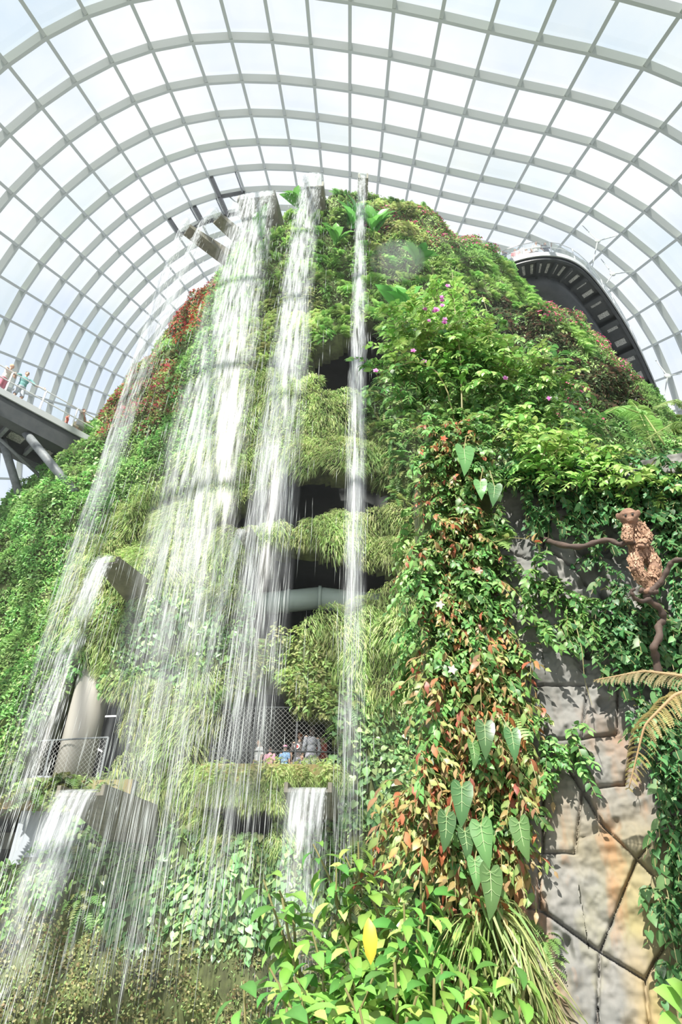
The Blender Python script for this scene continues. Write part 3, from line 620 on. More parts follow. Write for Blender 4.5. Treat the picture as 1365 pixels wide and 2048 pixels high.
# (kind, polygon in photo pixels, spacing m, scale, label, group, category)
G = [
 ('redflower', [(340, 540), (395, 515), (435, 510), (432, 560), (400, 640), (370, 690), (335, 680), (330, 600)], .55, .95, 'red-flowered trailing shrub on the upper left shoulder of the mountain', 'red-flowered shrubs on the upper left shoulder', 'shrub'),
 ('red', [(270, 690), (360, 700), (350, 830), (300, 860), (210, 880), (200, 800)], .6, 1.0, 'red and green leaved plant on the left shoulder of the mountain', 'red-leaved plants on the left shoulder', 'plant'),
 ('pinkflower', [(1085, 585), (1160, 600), (1260, 700), (1290, 760), (1240, 760), (1170, 660), (1090, 640)], .7, .9, 'pink-flowered shrub along the right skyline beneath the curved walkway', 'pink-flowered shrubs beneath the curved walkway', 'shrub'),
 ('pinkflower', [(750, 415), (960, 430), (985, 500), (870, 500), (840, 460), (750, 450)], .75, .9, 'pink-flowered shrub on the right side of the mountain top', 'pink-flowered shrubs on the mountain top', 'shrub'),
 ('pinkflower', [(1115, 760), (1180, 770), (1190, 840), (1120, 845)], .6, .9, 'crimson-flowered shrub on the right slope just above the foreground bushes', 'crimson-flowered shrubs above the foreground bushes', 'shrub'),
 ('bronze', [(960, 600), (1050, 620), (1140, 680), (1160, 770), (1080, 760), (960, 690)], .55, .9, 'dark bronze-leaved mat plant on the middle of the right slope', 'bronze-leaved plants mid right slope', 'plant'),
 ('bronze', [(1160, 715), (1250, 730), (1290, 810), (1200, 830), (1150, 770)], .55, .9, 'dark green mat plant low on the right slope by the skyline', 'dark mat plants low on the right slope', 'plant'),
 ('fern', [(760, 520), (1000, 520), (1110, 620), (1180, 700), (1130, 690), (960, 600), (900, 640), (760, 600)], .62, .85, 'bright feathery fern on the sunny upper right slope', 'feathery ferns on the upper right slope', 'fern'),
 ('creeper', [(760, 480), (1060, 500), (1340, 800), (1340, 900), (1100, 900), (880, 760), (760, 640)], .6, .95, 'mid green leafy clump on the right slope between the ferns', 'leafy clumps on the right slope', 'plant'),
 ('lacy', [(720, 410), (985, 430), (1000, 540), (760, 530)], .6, .9, 'pale lacy-leaved clump on the mountain top right of the slim waterfall', 'pale lacy clumps on the mountain top', 'plant'),
 ('lacy', [(520, 580), (640, 560), (650, 700), (480, 760), (470, 690)], .6, 1.0, 'pale yellow-green lacy clump between the widest and middle waterfalls', 'lacy clumps between widest and middle waterfalls', 'plant'),
 ('fern', [(490, 430), (780, 430), (780, 720), (640, 700), (480, 640)], .75, 1.0, 'light green feathery fern high between the three tall waterfalls', 'feathery ferns high between the waterfalls', 'fern'),
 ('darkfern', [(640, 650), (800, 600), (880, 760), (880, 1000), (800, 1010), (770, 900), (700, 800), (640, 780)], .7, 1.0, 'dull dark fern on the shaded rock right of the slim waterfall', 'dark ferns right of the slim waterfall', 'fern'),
 ('lacy', [(840, 880), (900, 900), (880, 1010), (800, 1100), (790, 1000)], .6, .9, 'bright lacy fern beside the foreground vine column on the mountain', 'lacy ferns beside the vine column', 'fern'),
 ('tussock', [(455, 700), (640, 760), (800, 780), (800, 960), (690, 950), (590, 945), (520, 985), (440, 1060), (420, 900)], .52, 1.0, 'yellow-green grass tussock hanging above the large dark opening', 'grass tussocks above the large dark opening', 'grass'),
 ('tussock', [(430, 1060), (540, 1050), (750, 1020), (840, 1040), (830, 1140), (720, 1110), (620, 1090), (510, 1110), (500, 1200), (440, 1200)], .42, .95, 'grass tussock on the ledge between the two dark middle openings', 'grass tussocks on the ledge between the openings', 'grass'),
 ('tussock', [(590, 1250), (720, 1195), (840, 1140), (880, 1260), (860, 1400), (700, 1400), (660, 1270)], .5, 1.0, 'sunlit grass tussock on the slope right of the pale duct', 'grass tussocks right of the pale duct', 'grass'),
 ('lacy', [(545, 1262), (670, 1265), (670, 1440), (590, 1430), (570, 1370), (430, 1380), (430, 1320)], .45, .62, 'yellow-brown ferny clump overhanging the visitor gallery', 'ferny clumps overhanging the visitor gallery', 'fern'),
 ('heart', [(235, 1200), (375, 1190), (380, 1380), (230, 1370)], .55, .95, 'heart-leaved creeper behind the widest waterfall at mid height', 'heart-leaved creepers behind the widest waterfall', 'creeper'),
 ('heart', [(390, 1210), (495, 1190), (490, 1330), (400, 1330)], .5, .9, 'heart-leaved creeper under the small water chute', 'heart-leaved creepers under the small chute', 'creeper'),
 ('heart', [(720, 1400), (860, 1400), (860, 1660), (700, 1640), (665, 1560)], .58, .95, 'heart-leaved creeper low on the mountain right of the visitor gallery', 'heart-leaved creepers right of the gallery', 'creeper'),
 ('tussock', [(250, 1380), (420, 1370), (400, 1530), (420, 1650), (250, 1640)], .5, 1.0, 'grass tussock hanging between the left balcony and the visitor gallery', 'grass tussocks left of the visitor gallery', 'grass'),
 ('tussock', [(440, 1600), (510, 1676), (560, 1640), (530, 1590), (600, 1530), (650, 1545), (560, 1700), (460, 1710), (400, 1680)], .4, .8, 'grass tussock hanging below the visitor gallery', 'grass tussocks below the visitor gallery', 'grass'),
 ('heart', [(150, 1640), (430, 1640), (560, 1690), (600, 1640), (680, 1700), (620, 1850), (420, 1900), (180, 1860)], .47, .9, 'heart-leaved creeper low on the mountain under the balcony and gallery', 'heart-leaved creepers under the gallery', 'creeper'),
 ('shrub', [(-60, 1660), (130, 1650), (90, 1830), (-60, 1850)], .6, .9, 'leafy shrub at the left foot of the mountain below the balcony', 'shrubs at the left foot', 'shrub'),
 ('moss', [(-100, 1820), (700, 1820), (700, 2180), (-100, 2180)], .55, 1.1, 'olive brown moss cushion on the wet foot of the mountain', 'moss cushions on the wet foot', 'moss'),
 ('tussock', [(160, 1060), (470, 850), (440, 1200), (420, 1380), (250, 1380), (180, 1340), (120, 1250)], .58, 1.0, 'grass tussock on the left flank behind the widest waterfall', 'grass tussocks on the left flank', 'grass'),
 ('creeper', [(-80, 1000), (230, 1000), (160, 1100), (140, 1380), (0, 1560), (-100, 1560)], .55, 1.0, 'dense small-leaved green bush on the far left flank', 'small-leaved bushes on the far left flank', 'bush'),
 ('shrub', [(20, 900), (230, 860), (230, 1000), (-60, 1060)], .6, .9, 'leafy shrub beneath the end of the left walkway', 'shrubs beneath the left walkway', 'shrub'),
 ('creeper', [(170, 820), (420, 760), (460, 860), (300, 1000), (160, 1060)], .55, .9, 'green leafy creeper beneath the red-leaved plants on the left', 'leafy creepers beneath the red-leaved plants', 'creeper'),
 ('shrub', [(200, 700), (520, 420), (640, 400), (520, 600), (400, 800), (240, 760)], .65, .8, 'mid green shrub along the upper left skyline of the mountain', 'shrubs along the upper left skyline', 'shrub'),
 ('moss', [(380, 1100), (470, 1120), (420, 1700), (350, 1400)], .5, .9, 'flat moss cushion on the damp rock beneath the small chute', 'moss cushions beneath the small chute', 'moss'),
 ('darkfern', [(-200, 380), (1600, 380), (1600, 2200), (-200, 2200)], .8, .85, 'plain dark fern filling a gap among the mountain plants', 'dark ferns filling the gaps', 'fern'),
]
CNT = {}
for kind, poly, spc, sc, lab, grp, cat in G:
    m = inpoly(SX, SY, poly) & ~claimed; idx = np.nonzero(m)[0]; claimed[idx] = True
    cell = {}; keep = []
    for k in RNG.permutation(idx):
        p = SP[k]; c = tuple((p // spc).astype(int)); good = True
        for dx in (-1, 0, 1):
            for dy in (-1, 0, 1):
                for dz in (-1, 0, 1):
                    for q in cell.get((c[0] + dx, c[1] + dy, c[2] + dz), ()):
                        if ((q - p) ** 2).sum() < spc * spc: good = False; break
                    if not good: break
                if not good: break
            if not good: break
        if good: cell.setdefault(c, []).append(p); keep.append(k)
    CNT[grp] = len(keep)
    keep = keep[:290]
    for k in keep: plant(kind, SP[k] - SN[k] * .08, SN[k], sc * RNG.uniform(.8, 1.2), lab, grp, cat)
print('plants', sum(CNT.values()), CNT)
# moss and seedlings carpeting the soil between the plants
lb = LB(); k = RNG.choice(NS, 70000, replace=False); cz = fbm(SP[k] * .5, 2, 9)[:, None]
cc_ = np.where(cz > .5, np.array([[.36, .48, .17]]), np.array([[.22, .32, .11]])) * (1 + RNG.normal(size=(len(k), 1)) * .25)
leafset(lb, LANCE, SP[k] + SN[k] * RNG.uniform(-.02, .12, (len(k), 1)), rnd(len(k)) * .6 + SN[k] * .5 + np.array([0, 0, -.5]), SN[k] + rnd(len(k)) * .4 + np.array([0, 0, .5]), RNG.uniform(.10, .24, len(k)) * np.where(SY[k] > 1790, .5, 1), np.clip(cc_, .01, .9), 1.1)
tag(lb.build('moss_carpet', LEAF), 'low carpet of moss and seedlings covering the whole planted mountain', 'moss', None, 'stuff')
# individual broad-leaved rosettes
for (x, y, s, lab) in ((548, 485, 1.1, 'broad-leaved rosette just below the broad top spout'), (692, 470, 1.25, 'broad-leaved rosette between the middle and slim waterfalls near the top'), (668, 505, .9, 'smaller broad-leaved rosette below the one between middle and slim waterfalls'), (745, 480, .9, 'broad-leaved rosette just right of the slim waterfall near the top'), (826, 560, .75, 'broad-leaved rosette on the right slope beside the small mist patch'), (800, 655, 1.2, 'large broad-leaved rosette midway right of the slim waterfall'), (600, 440, .9, 'broad-leaved rosette between the broad spout and the middle waterfall')):
    p, n = hit(x, y)
    if p is not None: plant('rosette', p + n * .7, n, s * 1.25, lab, None, 'plant')

# overhanging plants along the gallery parapet and the stained balcony
for kind, x0, x1, y, Y, n, lab, grp, cat in (('tussock', 398, 690, 1552, 17.45, 18, 'grass tussock growing on the gallery parapet under the visitors', 'tussocks on the gallery parapet', 'grass'), ('tussock', 398, 575, 1590, 17.35, 13, 'grass tussock fringing the lower edge of the gallery ledge', 'tussocks under the gallery ledge', 'grass'), ('lacy', 400, 660, 1540, 17.4, 9, 'ferny clump growing on the gallery parapet under the visitors', 'ferny clumps on the gallery parapet', 'fern'), ('lacy', 90, 250, 1585, 17.2, 6, 'ferny clump hanging on the stained left balcony edge', 'ferny clumps on the stained balcony', 'fern')):
    for k in range(n):
        plant(kind, at(x0 + (x1 - x0) * (k + RNG.uniform(.1, .9)) / n, y + RNG.uniform(-8, 18), Y), np.array([0, -1, .2]), RNG.uniform(.4, .6), lab, grp, cat)
# ------------------------------------------------------------------ falling water
def watermat(name, a0, a1, col=(.86, .90, .92)):
    m = bpy.data.materials.new(name); m.use_nodes = True; t = m.node_tree; b = t.nodes['Principled BSDF']; out = t.nodes['Material Output']
    b.inputs['Base Color'].default_value = (*col, 1); b.inputs['Roughness'].default_value = .25
    tr = t.nodes.new('ShaderNodeBsdfTransparent'); mx = t.nodes.new('ShaderNodeMixShader'); uv_ = t.nodes.new('ShaderNodeAttribute'); uv_.attribute_name = 'tint'
    mpn = t.nodes.new('ShaderNodeMapping'); mpn.inputs['Scale'].default_value = (14, 1.2, 1); n = t.nodes.new('ShaderNodeTexNoise'); n.inputs['Scale'].default_value = 1; n.inputs['Detail'].default_value = 5
    mr = t.nodes.new('ShaderNodeMapRange'); mr.inputs['From Min'].default_value = .35; mr.inputs['From Max'].default_value = .68; mr.inputs['To Min'].default_value = a0; mr.inputs['To Max'].default_value = a1
    sx_ = t.nodes.new('ShaderNodeSeparateXYZ'); mu = t.nodes.new('ShaderNodeMath'); mu.operation = 'MULTIPLY'
    t.links.new(uv_.outputs['Color'], mpn.inputs[0]); t.links.new(mpn.outputs[0], n.inputs['Vector']); t.links.new(n.outputs[0], mr.inputs[0])
    t.links.new(uv_.outputs['Color'], sx_.inputs[0]); t.links.new(sx_.outputs[2], mu.inputs[0]); t.links.new(mr.outputs[0], mu.inputs[1]); t.links.new(mu.outputs[0], mx.inputs[0])
    t.links.new(tr.outputs[0], mx.inputs[1]); t.links.new(b.outputs[0], mx.inputs[2]); t.links.new(mx.outputs[0], out.inputs[0])
    return m
STREAK = mat('white_water', (.90, .93, .93), .35); 
_t = STREAK.node_tree; _tr = _t.nodes.new('ShaderNodeBsdfTranslucent'); _tr.inputs[0].default_value = (.9, .93, .93, 1); _mx = _t.nodes.new('ShaderNodeMixShader'); _mx.inputs[0].default_value = .45
_t.links.new(_t.nodes['Principled BSDF'].outputs[0], _mx.inputs[1]); _t.links.new(_tr.outputs[0], _mx.inputs[2]); _t.links.new(_mx.outputs[0], _t.nodes['Material Output'].inputs[0])
_m2 = _t.nodes.new('ShaderNodeMixShader'); _m2.inputs[0].default_value = .46; _tp = _t.nodes.new('ShaderNodeBsdfTransparent')
_t.links.new(_tp.outputs[0], _m2.inputs[1]); _t.links.new(_mx.outputs[0], _m2.inputs[2]); _t.links.new(_m2.outputs[0], _t.nodes['Material Output'].inputs[0])
VEIL2 = watermat('thin_veil', .02, .2); SHEET = watermat('water_sheet', .06, .5); VEIL = watermat('spray_veil', .05, .5)
g_ = 9.81
for lab, lip, d, sd, wdt, end, n, spread, sheet, rr in FALLS:
    T_ = math.sqrt(2 * (lip[2] - end[2]) / g_); vel = (end - lip) / T_; vel[2] = 0
    Pt = lambda t, u, j: lip + sd * (u * (wdt * (1 - .25 * np.minimum(t, 1)) + spread * t))[:, None] + (vel * (1 + j[:, :1] * .05)) * t[:, None] + np.concatenate([j[:, 1:3] * (.02 + spread * .35 * t[:, None]), -(g_ / 2) * (t ** 2)[:, None]], 1)
    w_ = empty('waterfall', lip); tag(w_, lab, 'waterfall')
    lb = LB(); s = RNG.random(n); t0 = T_ * s ** .72 * .985; dt = RNG.uniform(.02, .075, n); strand = RNG.normal(size=9) * .28
    u = np.clip(strand[RNG.integers(0, 9, n)] + RNG.normal(size=n) * .12, -.5, .5); far = RNG.random(n) < .12; u = np.where(far, RNG.uniform(-1.2, 1.2, n), u)
    j = RNG.normal(size=(n, 3)); rad_ = RNG.uniform(.004, .012, n) * rr * (1.3 - .5 * s)
    A_ = Pt(t0, u, j); B_ = Pt(t0 + dt * .5, u, j); C_ = Pt(t0 + dt, u, j)
    ex = np.array([1, 0, 0.]) ; ey = np.array([0, 1., 0])
    V = np.stack([A_] + [B_ + rad_[:, None] * (ex * math.cos(a) + ey * math.sin(a)) for a in (0, 2.09, 4.19)] + [C_], 1)
    lb.V.append(V.reshape(-1, 3)); lb.C.append(np.ones((n * 5, 3)))
    lb.T.append((np.array([(0, 1, 2), (0, 2, 3), (0, 3, 1), (1, 4, 2), (2, 4, 3), (3, 4, 1)])[None] + (np.arange(n) * 5)[:, None, None]).reshape(-1, 3)); lb.n = n * 5
    lb.build('falling_streaks', STREAK, w_)
    def sheetmesh(nm, m_, t1, kx, off, bulge, edge):
        """gently curved film; the colour attribute carries (across, along, strength)"""
        nu, nt_ = 13, 40; L2 = LB(); rows = []; cs = []
        for a in np.linspace(0, 1, nt_):
            t = np.full(nu, t1 * a); uu = np.linspace(-.5, .5, nu) * kx
            P_ = Pt(t, uu, np.zeros((nu, 3))) - d * 0 + d * (bulge * min(1, a * 5) * (1 - (2 * np.linspace(-.5, .5, nu)) ** 2))[:, None] + d * off * a
            rows.append(P_)
            e = np.minimum(1, (1 - np.abs(np.linspace(-1, 1, nu))) * edge) * min(1, (1 - a) * 4) 
            cs.append(np.stack([np.linspace(0, 1, nu) * wdt + off * 3.7, np.full(nu, (lip[2] - P_[0, 2]) * .5 + off), e], 1))
        V = np.concatenate(rows); i_, j_ = np.meshgrid(np.arange(nt_ - 1), np.arange(nu - 1), indexing='ij'); q = (i_ * nu + j_).ravel()
        L2.V = [V]; L2.C = [np.concatenate(cs)]; L2.T = [np.concatenate([np.stack([q, q + 1, q + nu + 1], 1), np.stack([q, q + nu + 1, q + nu], 1)])]; L2.n = len(V)
        return L2.build(nm, m_, w_)
    if sheet: sheetmesh('water_sheet', SHEET, T_ * sheet ** .5 if sheet > .2 else .5, 1.0, .0, .05, 8)
    sheetmesh('spray_veil', VEIL2 if sheet > .2 else VEIL, T_, 1.5, .06, .18, 1.6)

# fine drifting spray inside the dome around the falls
mm = bpy.data.materials.new('mist'); mm.use_nodes = True; t_ = mm.node_tree; t_.nodes.clear(); o_ = t_.nodes.new('ShaderNodeOutputMaterial'); vs_ = t_.nodes.new('ShaderNodeVolumeScatter')
vs_.inputs['Density'].default_value = .0018; vs_.inputs['Anisotropy'].default_value = .2; vs_.inputs['Color'].default_value = (.97, 1, 1, 1); t_.links.new(vs_.outputs[0], o_.inputs['Volume'])
mi = MB().box((-8, 13.2, 18), (29, 8.4, 35)).build('spray_mist', mm); tag(mi, 'thin white spray haze hanging in front of the mountain around the waterfalls', 'mist', None, 'stuff')

for nm_, (x, y), rr_, lab in (('a', (788, 578), 1.0, 'small white mist puff right of the slim waterfall'), ('b', (515, 600), .95, 'faint white mist puff between the widest and middle waterfalls')):
    m2_ = mm.copy(); m2_.node_tree.nodes['Volume Scatter'].inputs['Density'].default_value = .15 if nm_ == 'a' else .08
    p, n = hit(x, y); o = MB().ell(p + n * 1.3, (rr_ * 1.2, rr_ * .9, rr_ * .8), 16, 12).build('mist_puff', m2_, None, True); tag(o, lab, 'mist', None, 'stuff')
# ------------------------------------------------------------------ foreground: stone wall
RA = at(1000, 1500, 4.9); _a = math.radians(18); RD = np.array([math.cos(_a), -math.sin(_a), 0]); _t = math.radians(4)
RU = np.array([math.sin(_a) * math.sin(_t), math.cos(_a) * math.sin(_t), math.cos(_t)]); RU = nrm(RU - RD * (RU @ RD)); RN = np.cross(RD, RU); RN = RN if RN[1] < 0 else -RN
def rock(px, py, out=0.):
    d = ray(px, py); k = ((RA - CAM) @ RN) / (d @ RN); return CAM + d * k + RN * out
def rst(P): q = np.asarray(P) - RA; return q @ RD, q @ RU
CR = [[(1010, 1090), (1080, 1120), (1150, 1190), (1200, 1240)], [(1085, 1085), (1160, 1140), (1210, 1180), (1260, 1200)], [(1020, 1290), (1070, 1365)], [(1068, 1365), (1180, 1361)], [(1070, 1365), (1085, 1480), (1085, 1700)], [(1175, 1362), (1165, 1470)], [(1178, 1470), (1238, 1462)], [(1090, 1480), (1180, 1470)],
      [(1165, 1576), (1252, 1562)], [(1100, 1480), (1165, 1576), (1200, 1640), (1275, 1715)], [(1165, 1576), (1150, 1703)], [(1078, 1704), (1152, 1703)], [(1050, 1812), (1085, 1820), (1200, 1900)], [(1200, 1900), (1275, 1715), (1300, 1690)], [(1275, 1715), (1310, 1750)], [(1200, 1900), (1292, 1958)], [(1292, 1958), (1312, 1920), (1340, 1880)], [(1200, 1900), (1195, 2048)], [(1292, 1958), (1300, 2048)],
      [(1078, 1704), (1078, 1815)], [(1240, 1240), (1235, 1462)], [(960, 1040), (1010, 1090)], [(1085, 1085), (1110, 1010), (1150, 1000)], [(1275, 1460), (1250, 1562)]]
S0, S1 = -.02, 3.6; zb, zt = -RA[2] / RU[2], 2.5
ns, nz2 = 400, 580
ss = np.concatenate([np.full(14, S0), np.linspace(S0, S1, ns)]); dep = np.concatenate([np.linspace(1.3, .06, 14), np.zeros(ns)])
hh = np.linspace(zb, zt, nz2); SS, HH = np.meshgrid(ss, hh); DP = np.repeat(dep[None], nz2, 0)
lean = .10 * np.sin(HH * 1.3 + 1)
SS = SS + np.where(SS < S0 + .4, (fbm(np.stack([HH * 1.5, HH * 0, HH * 0], -1), 3, 3) - .5) * .22, 0)
RPt = RA + SS[..., None] * RD + HH[..., None] * RU - DP[..., None] * RN
dist = np.full(SS.shape, 9.)
for c in CR:
    q = [rst(rock(*p)) for p in c]
    wob = (fbm(np.stack([SS * 6, HH * 6, SS * 0], -1), 2, 8) - .5) * .05
    for (a, b), (c_, d_) in zip(q[:-1], q[1:]):
        vx, vy = c_ - a, d_ - b; tt = np.clip(((SS - a) * vx + (HH - b) * vy) / (vx * vx + vy * vy), 0, 1)
        dist = np.minimum(dist, np.hypot(SS - a - tt * vx, HH - b - tt * vy) + np.abs(wob) * .3)
nz3 = (fbm(RPt * np.array([1.3, 1.3, 1.]), 2, 21) - .5) * .18 - np.abs(fbm(RPt * 2.6, 3, 22) - .5) * .16 - np.abs(fbm(RPt * 8, 3, 27) - .5) * .06 + (fbm(RPt * 24, 2, 23) - .5) * .035
pit = np.clip((fbm(RPt * 3.2, 3, 31) - .60) * 6, 0, 1) * np.clip((fbm(RPt * 11, 2, 32) - .42) * 5, 0, 1) * .10
nz3 = nz3 - pit - .07 * np.exp(-(dist / .0085) ** 2) - .006 * np.exp(-(dist / .03) ** 2)
RPt = RPt + RN * (nz3 * np.where(DP > .05, .5, 1))[..., None]
mR = mat('quarried_stone', (.14, .143, .137), .85, noise=(2.2, (.205, .20, .185)), bump=.55, bscale=38)
t = mR.node_tree; b = t.nodes['Principled BSDF']; src = b.inputs['Base Color'].links[0].from_socket; tcn = [n for n in t.nodes if n.type == 'TEX_COORD'][0]
sp_ = t.nodes.new('ShaderNodeSeparateXYZ'); t.links.new(tcn.outputs['Object'], sp_.inputs[0])
def stain(src, col, lo, hi, scale, thr, stretch=(1, 1, .5), chan=2):
    mrn = t.nodes.new('ShaderNodeMapRange'); mrn.inputs['From Min'].default_value = lo; mrn.inputs['From Max'].default_value = hi; t.links.new(sp_.outputs[chan], mrn.inputs[0])
    mpp = t.nodes.new('ShaderNodeMapping'); mpp.inputs['Scale'].default_value = stretch; n = t.nodes.new('ShaderNodeTexNoise'); n.inputs['Scale'].default_value = scale; n.inputs['Detail'].default_value = 7
    t.links.new(tcn.outputs['Object'], mpp.inputs[0]); t.links.new(mpp.outputs[0], n.inputs['Vector'])
    m2 = t.nodes.new('ShaderNodeMapRange'); m2.inputs['From Min'].default_value = thr; m2.inputs['From Max'].default_value = thr + .16; t.links.new(n.outputs[0], m2.inputs[0])
    mu = t.nodes.new('ShaderNodeMath'); mu.operation = 'MULTIPLY'; t.links.new(mrn.outputs[0], mu.inputs[0]); t.links.new(m2.outputs[0], mu.inputs[1])
    mx = t.nodes.new('ShaderNodeMix'); mx.data_type = 'RGBA'; t.links.new(mu.outputs[0], mx.inputs[0]); t.links.new(src, mx.inputs[6]); mx.inputs[7].default_value = (*col, 1); return mx.outputs[2]
src = stain(src, (.28, .215, .105), 3.3, 1.5, 1.5, .42); src = stain(src, (.27, .25, .085), 2.6, 1.2, 2.4, .46); src = stain(src, (.29, .135, .05), 3.6, 2.4, 2.6, .57, (1.5, 1.5, .35)); src = stain(src, (.10, .10, .09), 2.5, 3.6, 3.5, .52)
edge = rock(1045, 1700)[0]
src = stain(src, (.42, .17, .05), edge + .22, edge - .02, 1.2, .40, (1, 1, .4), 0)
t.links.new(src, b.inputs['Base Color'])
rw_ = MB().strip(list(RPt)).build('wall_right', mR, None, True); rw_['kind'] = 'structure'
# planted strip beside the stone
pc = rst(rock(1000, 1700))
PL0 = at(906, 1900, 4.95)
p0 = PL0; p0 = np.array([p0[0], p0[1], 0]); x1 = (RA + RD * .12)[0]
MB().box((p0[0] + (x1 - p0[0]) / 2 + .02, p0[1] + .32, 2.85), (x1 - p0[0] + .1, .56, 5.7)).build('trim_4', M['soil'])['kind'] = 'structure'
MB().box((p0[0] + 1.7, p0[1] + 1.5, 2.6), (2.8, 1.8, 5.2)).build('trim_5', M['soil'])['kind'] = 'structure'
rp = MB().box((p0[0] - .01, p0[1] + .3, .95), (.035, .68, 1.9)).build('edging_plate', mat('rusty_steel', (.36, .16, .06), .8, noise=(3, (.22, .10, .05)), bump=.2)); tag(rp, 'rusty brown metal edging plate at the left side of the foreground vine strip', 'edging')
# ------------------------------------------------------------------ foreground plants
def path(p0_, d0, L, droop, k): d0 = nrm(d0); return p0_ + d0 * L * k * (1 - .3 * k) + np.array([0, 0, -1]) * L * droop * k * k
def p_spray(cols, nl=11, L=.34, size=(.06, .095), droop=.6, tpl=OVATE, hang=.5, ws=1.1, mt=None, stems=3, up=.25):
    lb = LB(); st = MB()
    for s in range(stems):
        d0 = np.array([RNG.normal() * .6, -1, up + RNG.normal() * .45]); Ls = L * RNG.uniform(.7, 1.2); b0 = rnd(1)[0] * np.array([.05, .01, .06])
        ks = np.linspace(.18, 1, nl); P_ = np.array([path(b0, d0, Ls, droop, k) for k in np.linspace(0, 1, 6)]); st.tube(P_, np.linspace(.005, .002, 6), 4)
        Q = np.array([path(b0, d0, Ls, droop, k) for k in ks]); T_ = nrm(np.gradient(Q, axis=0)); sd = nrm(np.cross(T_, np.array([0, 0, 1.]))) * np.where(np.arange(nl) % 2, 1, -1)[:, None]
        y = sd * .9 + T_ * .7 + np.array([0, 0, -hang]) + rnd(nl) * .25; z = np.array([0, -.55, .9]) + rnd(nl) * .35
        leafset(lb, tpl, Q, y, z, RNG.uniform(*size, nl) * np.where(ks > .9, .7, 1), pal(cols, nl, .16), ws)
    return [('leaves', lb.mesh('leaves'), mt or LEAFV), ('stem', None, None, st)]
GR = ((.10, .23, .06), (.16, .32, .09), (.24, .42, .13), (.07, .16, .05)); LIME = ((.28, .46, .11), (.20, .38, .09), (.36, .50, .16)); RED = ((.34, .12, .06), (.32, .25, .09), (.21, .29, .09), (.36, .24, .12), (.15, .25, .07), (.28, .33, .11)); DEEP = ((.05, .14, .05), (.08, .20, .07), (.13, .27, .10))
LEAFV = leafmat('vine_leaf', .42, .35, .22, .4)
STEM = mat('stem', (.22, .20, .08), .6)
def reg(nm, obj_name, f, nv):
    NAME[nm] = obj_name; PROTO[nm] = []
    for k in range(nv):
        parts = []
        for q in f(k):
            if q[1] is None:
                me_ = bpy.data.meshes.new(q[0]); me_.from_pydata(q[3].v, [], q[3].f); me_.update(); me_.materials.append(STEM); parts.append((q[0], me_, STEM))
            else: q[1].materials.append(q[2]); parts.append(q)
        PROTO[nm].append(parts)
reg('vine', 'vine_spray', lambda k: p_spray(GR), 5)
reg('redvine', 'bronze_vine_spray', lambda k: p_spray(RED, 10, .34, (.06, .10), .8, LANCE, .8, 1.5), 4)
reg('limebush', 'leafy_branch', lambda k: p_spray(LIME, 12, .6, (.08, .13), .45, OVATE, .3, 1.0, None, 4, .5), 4)
reg('greenbush', 'leafy_branch', lambda k: p_spray(GR, 13, .55, (.07, .12), .5, OVATE, .35, 1.0, None, 4, .45), 4)
reg('ivy', 'ivy_spray', lambda k: p_spray(DEEP, 8, .26, (.045, .075), .9, HEART, .7, .85, None, 3, .1), 4)
def p_lush(k):
    """upright stem with whorls of large pointed leaves"""
    lb = LB(); st = MB(); H = 1.0
    P_ = np.array([(RNG.normal() * .02, -.12 * q * q, H * q) for q in np.linspace(0, 1, 6)]); st.tube(P_, np.linspace(.014, .006, 6), 6)
    n = 32; ks = np.linspace(.12, 1, n); a = np.arange(n) * 2.4 + RNG.random(); Q = np.stack([0 * ks, -.12 * ks ** 2, H * ks], 1)
    y = np.stack([np.cos(a), np.sin(a) - .45, -.55 - .3 * (1 - ks)], 1) + rnd(n) * .2; z = np.array([0, -.25, 1.]) + rnd(n) * .2
    Q = Q + nrm(y) * .05
    leafset(lb, BROAD, Q, y, z, RNG.uniform(.14, .24, n) * (1.05 - .25 * ks), pal([(.14, .31, .06), (.21, .39, .08), (.09, .22, .05), (.33, .44, .12)], n, .12), 1.15)
    return [('leaves', lb.mesh('leaves'), LEAFG), ('stem', None, None, st)]
reg('lush', 'broadleaf_bush', p_lush, 5)
def p_strap(k):
    lb = LB(); n = 46; d = rnd(n) * .75 + np.array([0, -.6, .35]); blades(lb, rnd(n) * .03, d, RNG.uniform(.18, .40, n), RNG.uniform(.009, .015, n), pal([(.32, .37, .14), (.42, .43, .20), (.20, .29, .09)], n), 1.0, (0, .25, .5, .75, 1), (.9, 1, 1, .8, 0))
    return [('foliage', lb.mesh('straps'), LEAF)]
reg('strap', 'strap_leaf_plant', p_strap, 3)
def p_fgfern(k):
    lb = LB(); n = 9; d = rnd(n) * .5 + np.array([0, -.8, .3]); fronds(lb, rnd(n) * .02, d, RNG.uniform(.25, .42, n), RNG.uniform(.05, .07, n), pal([(.22, .42, .12), (.28, .48, .14)], n), 16, .5)
    return [('foliage', lb.mesh('fronds'), LEAF)]
reg('fgfern', 'small_fern', p_fgfern, 3)
NW = np.array([-.15, -1, .1])
def fill(kind, poly, n, Yf, gap, sc, lab, grp, cat, nrmv=NW):
    """n plants inside a photo region, each standing at its own depth Yf(px, py)"""
    xs = [p[0] for p in poly]; ys = [p[1] for p in poly]; got = []; tries = 0
    while len(got) < n and tries < n * 60:
        tries += 1; x = RNG.uniform(min(xs), max(xs)); y = RNG.uniform(min(ys), max(ys))
        if not inpoly(np.array(x), np.array(y), poly) or any((x - a) ** 2 + (y - b) ** 2 < gap * gap for a, b in got): continue
        got.append((x, y)); plant(kind, Yf(x, y), nrm(nrmv + rnd(1)[0] * .3), sc * RNG.uniform(.8, 1.25), lab, grp, cat)
    CNT[grp] = len(got)
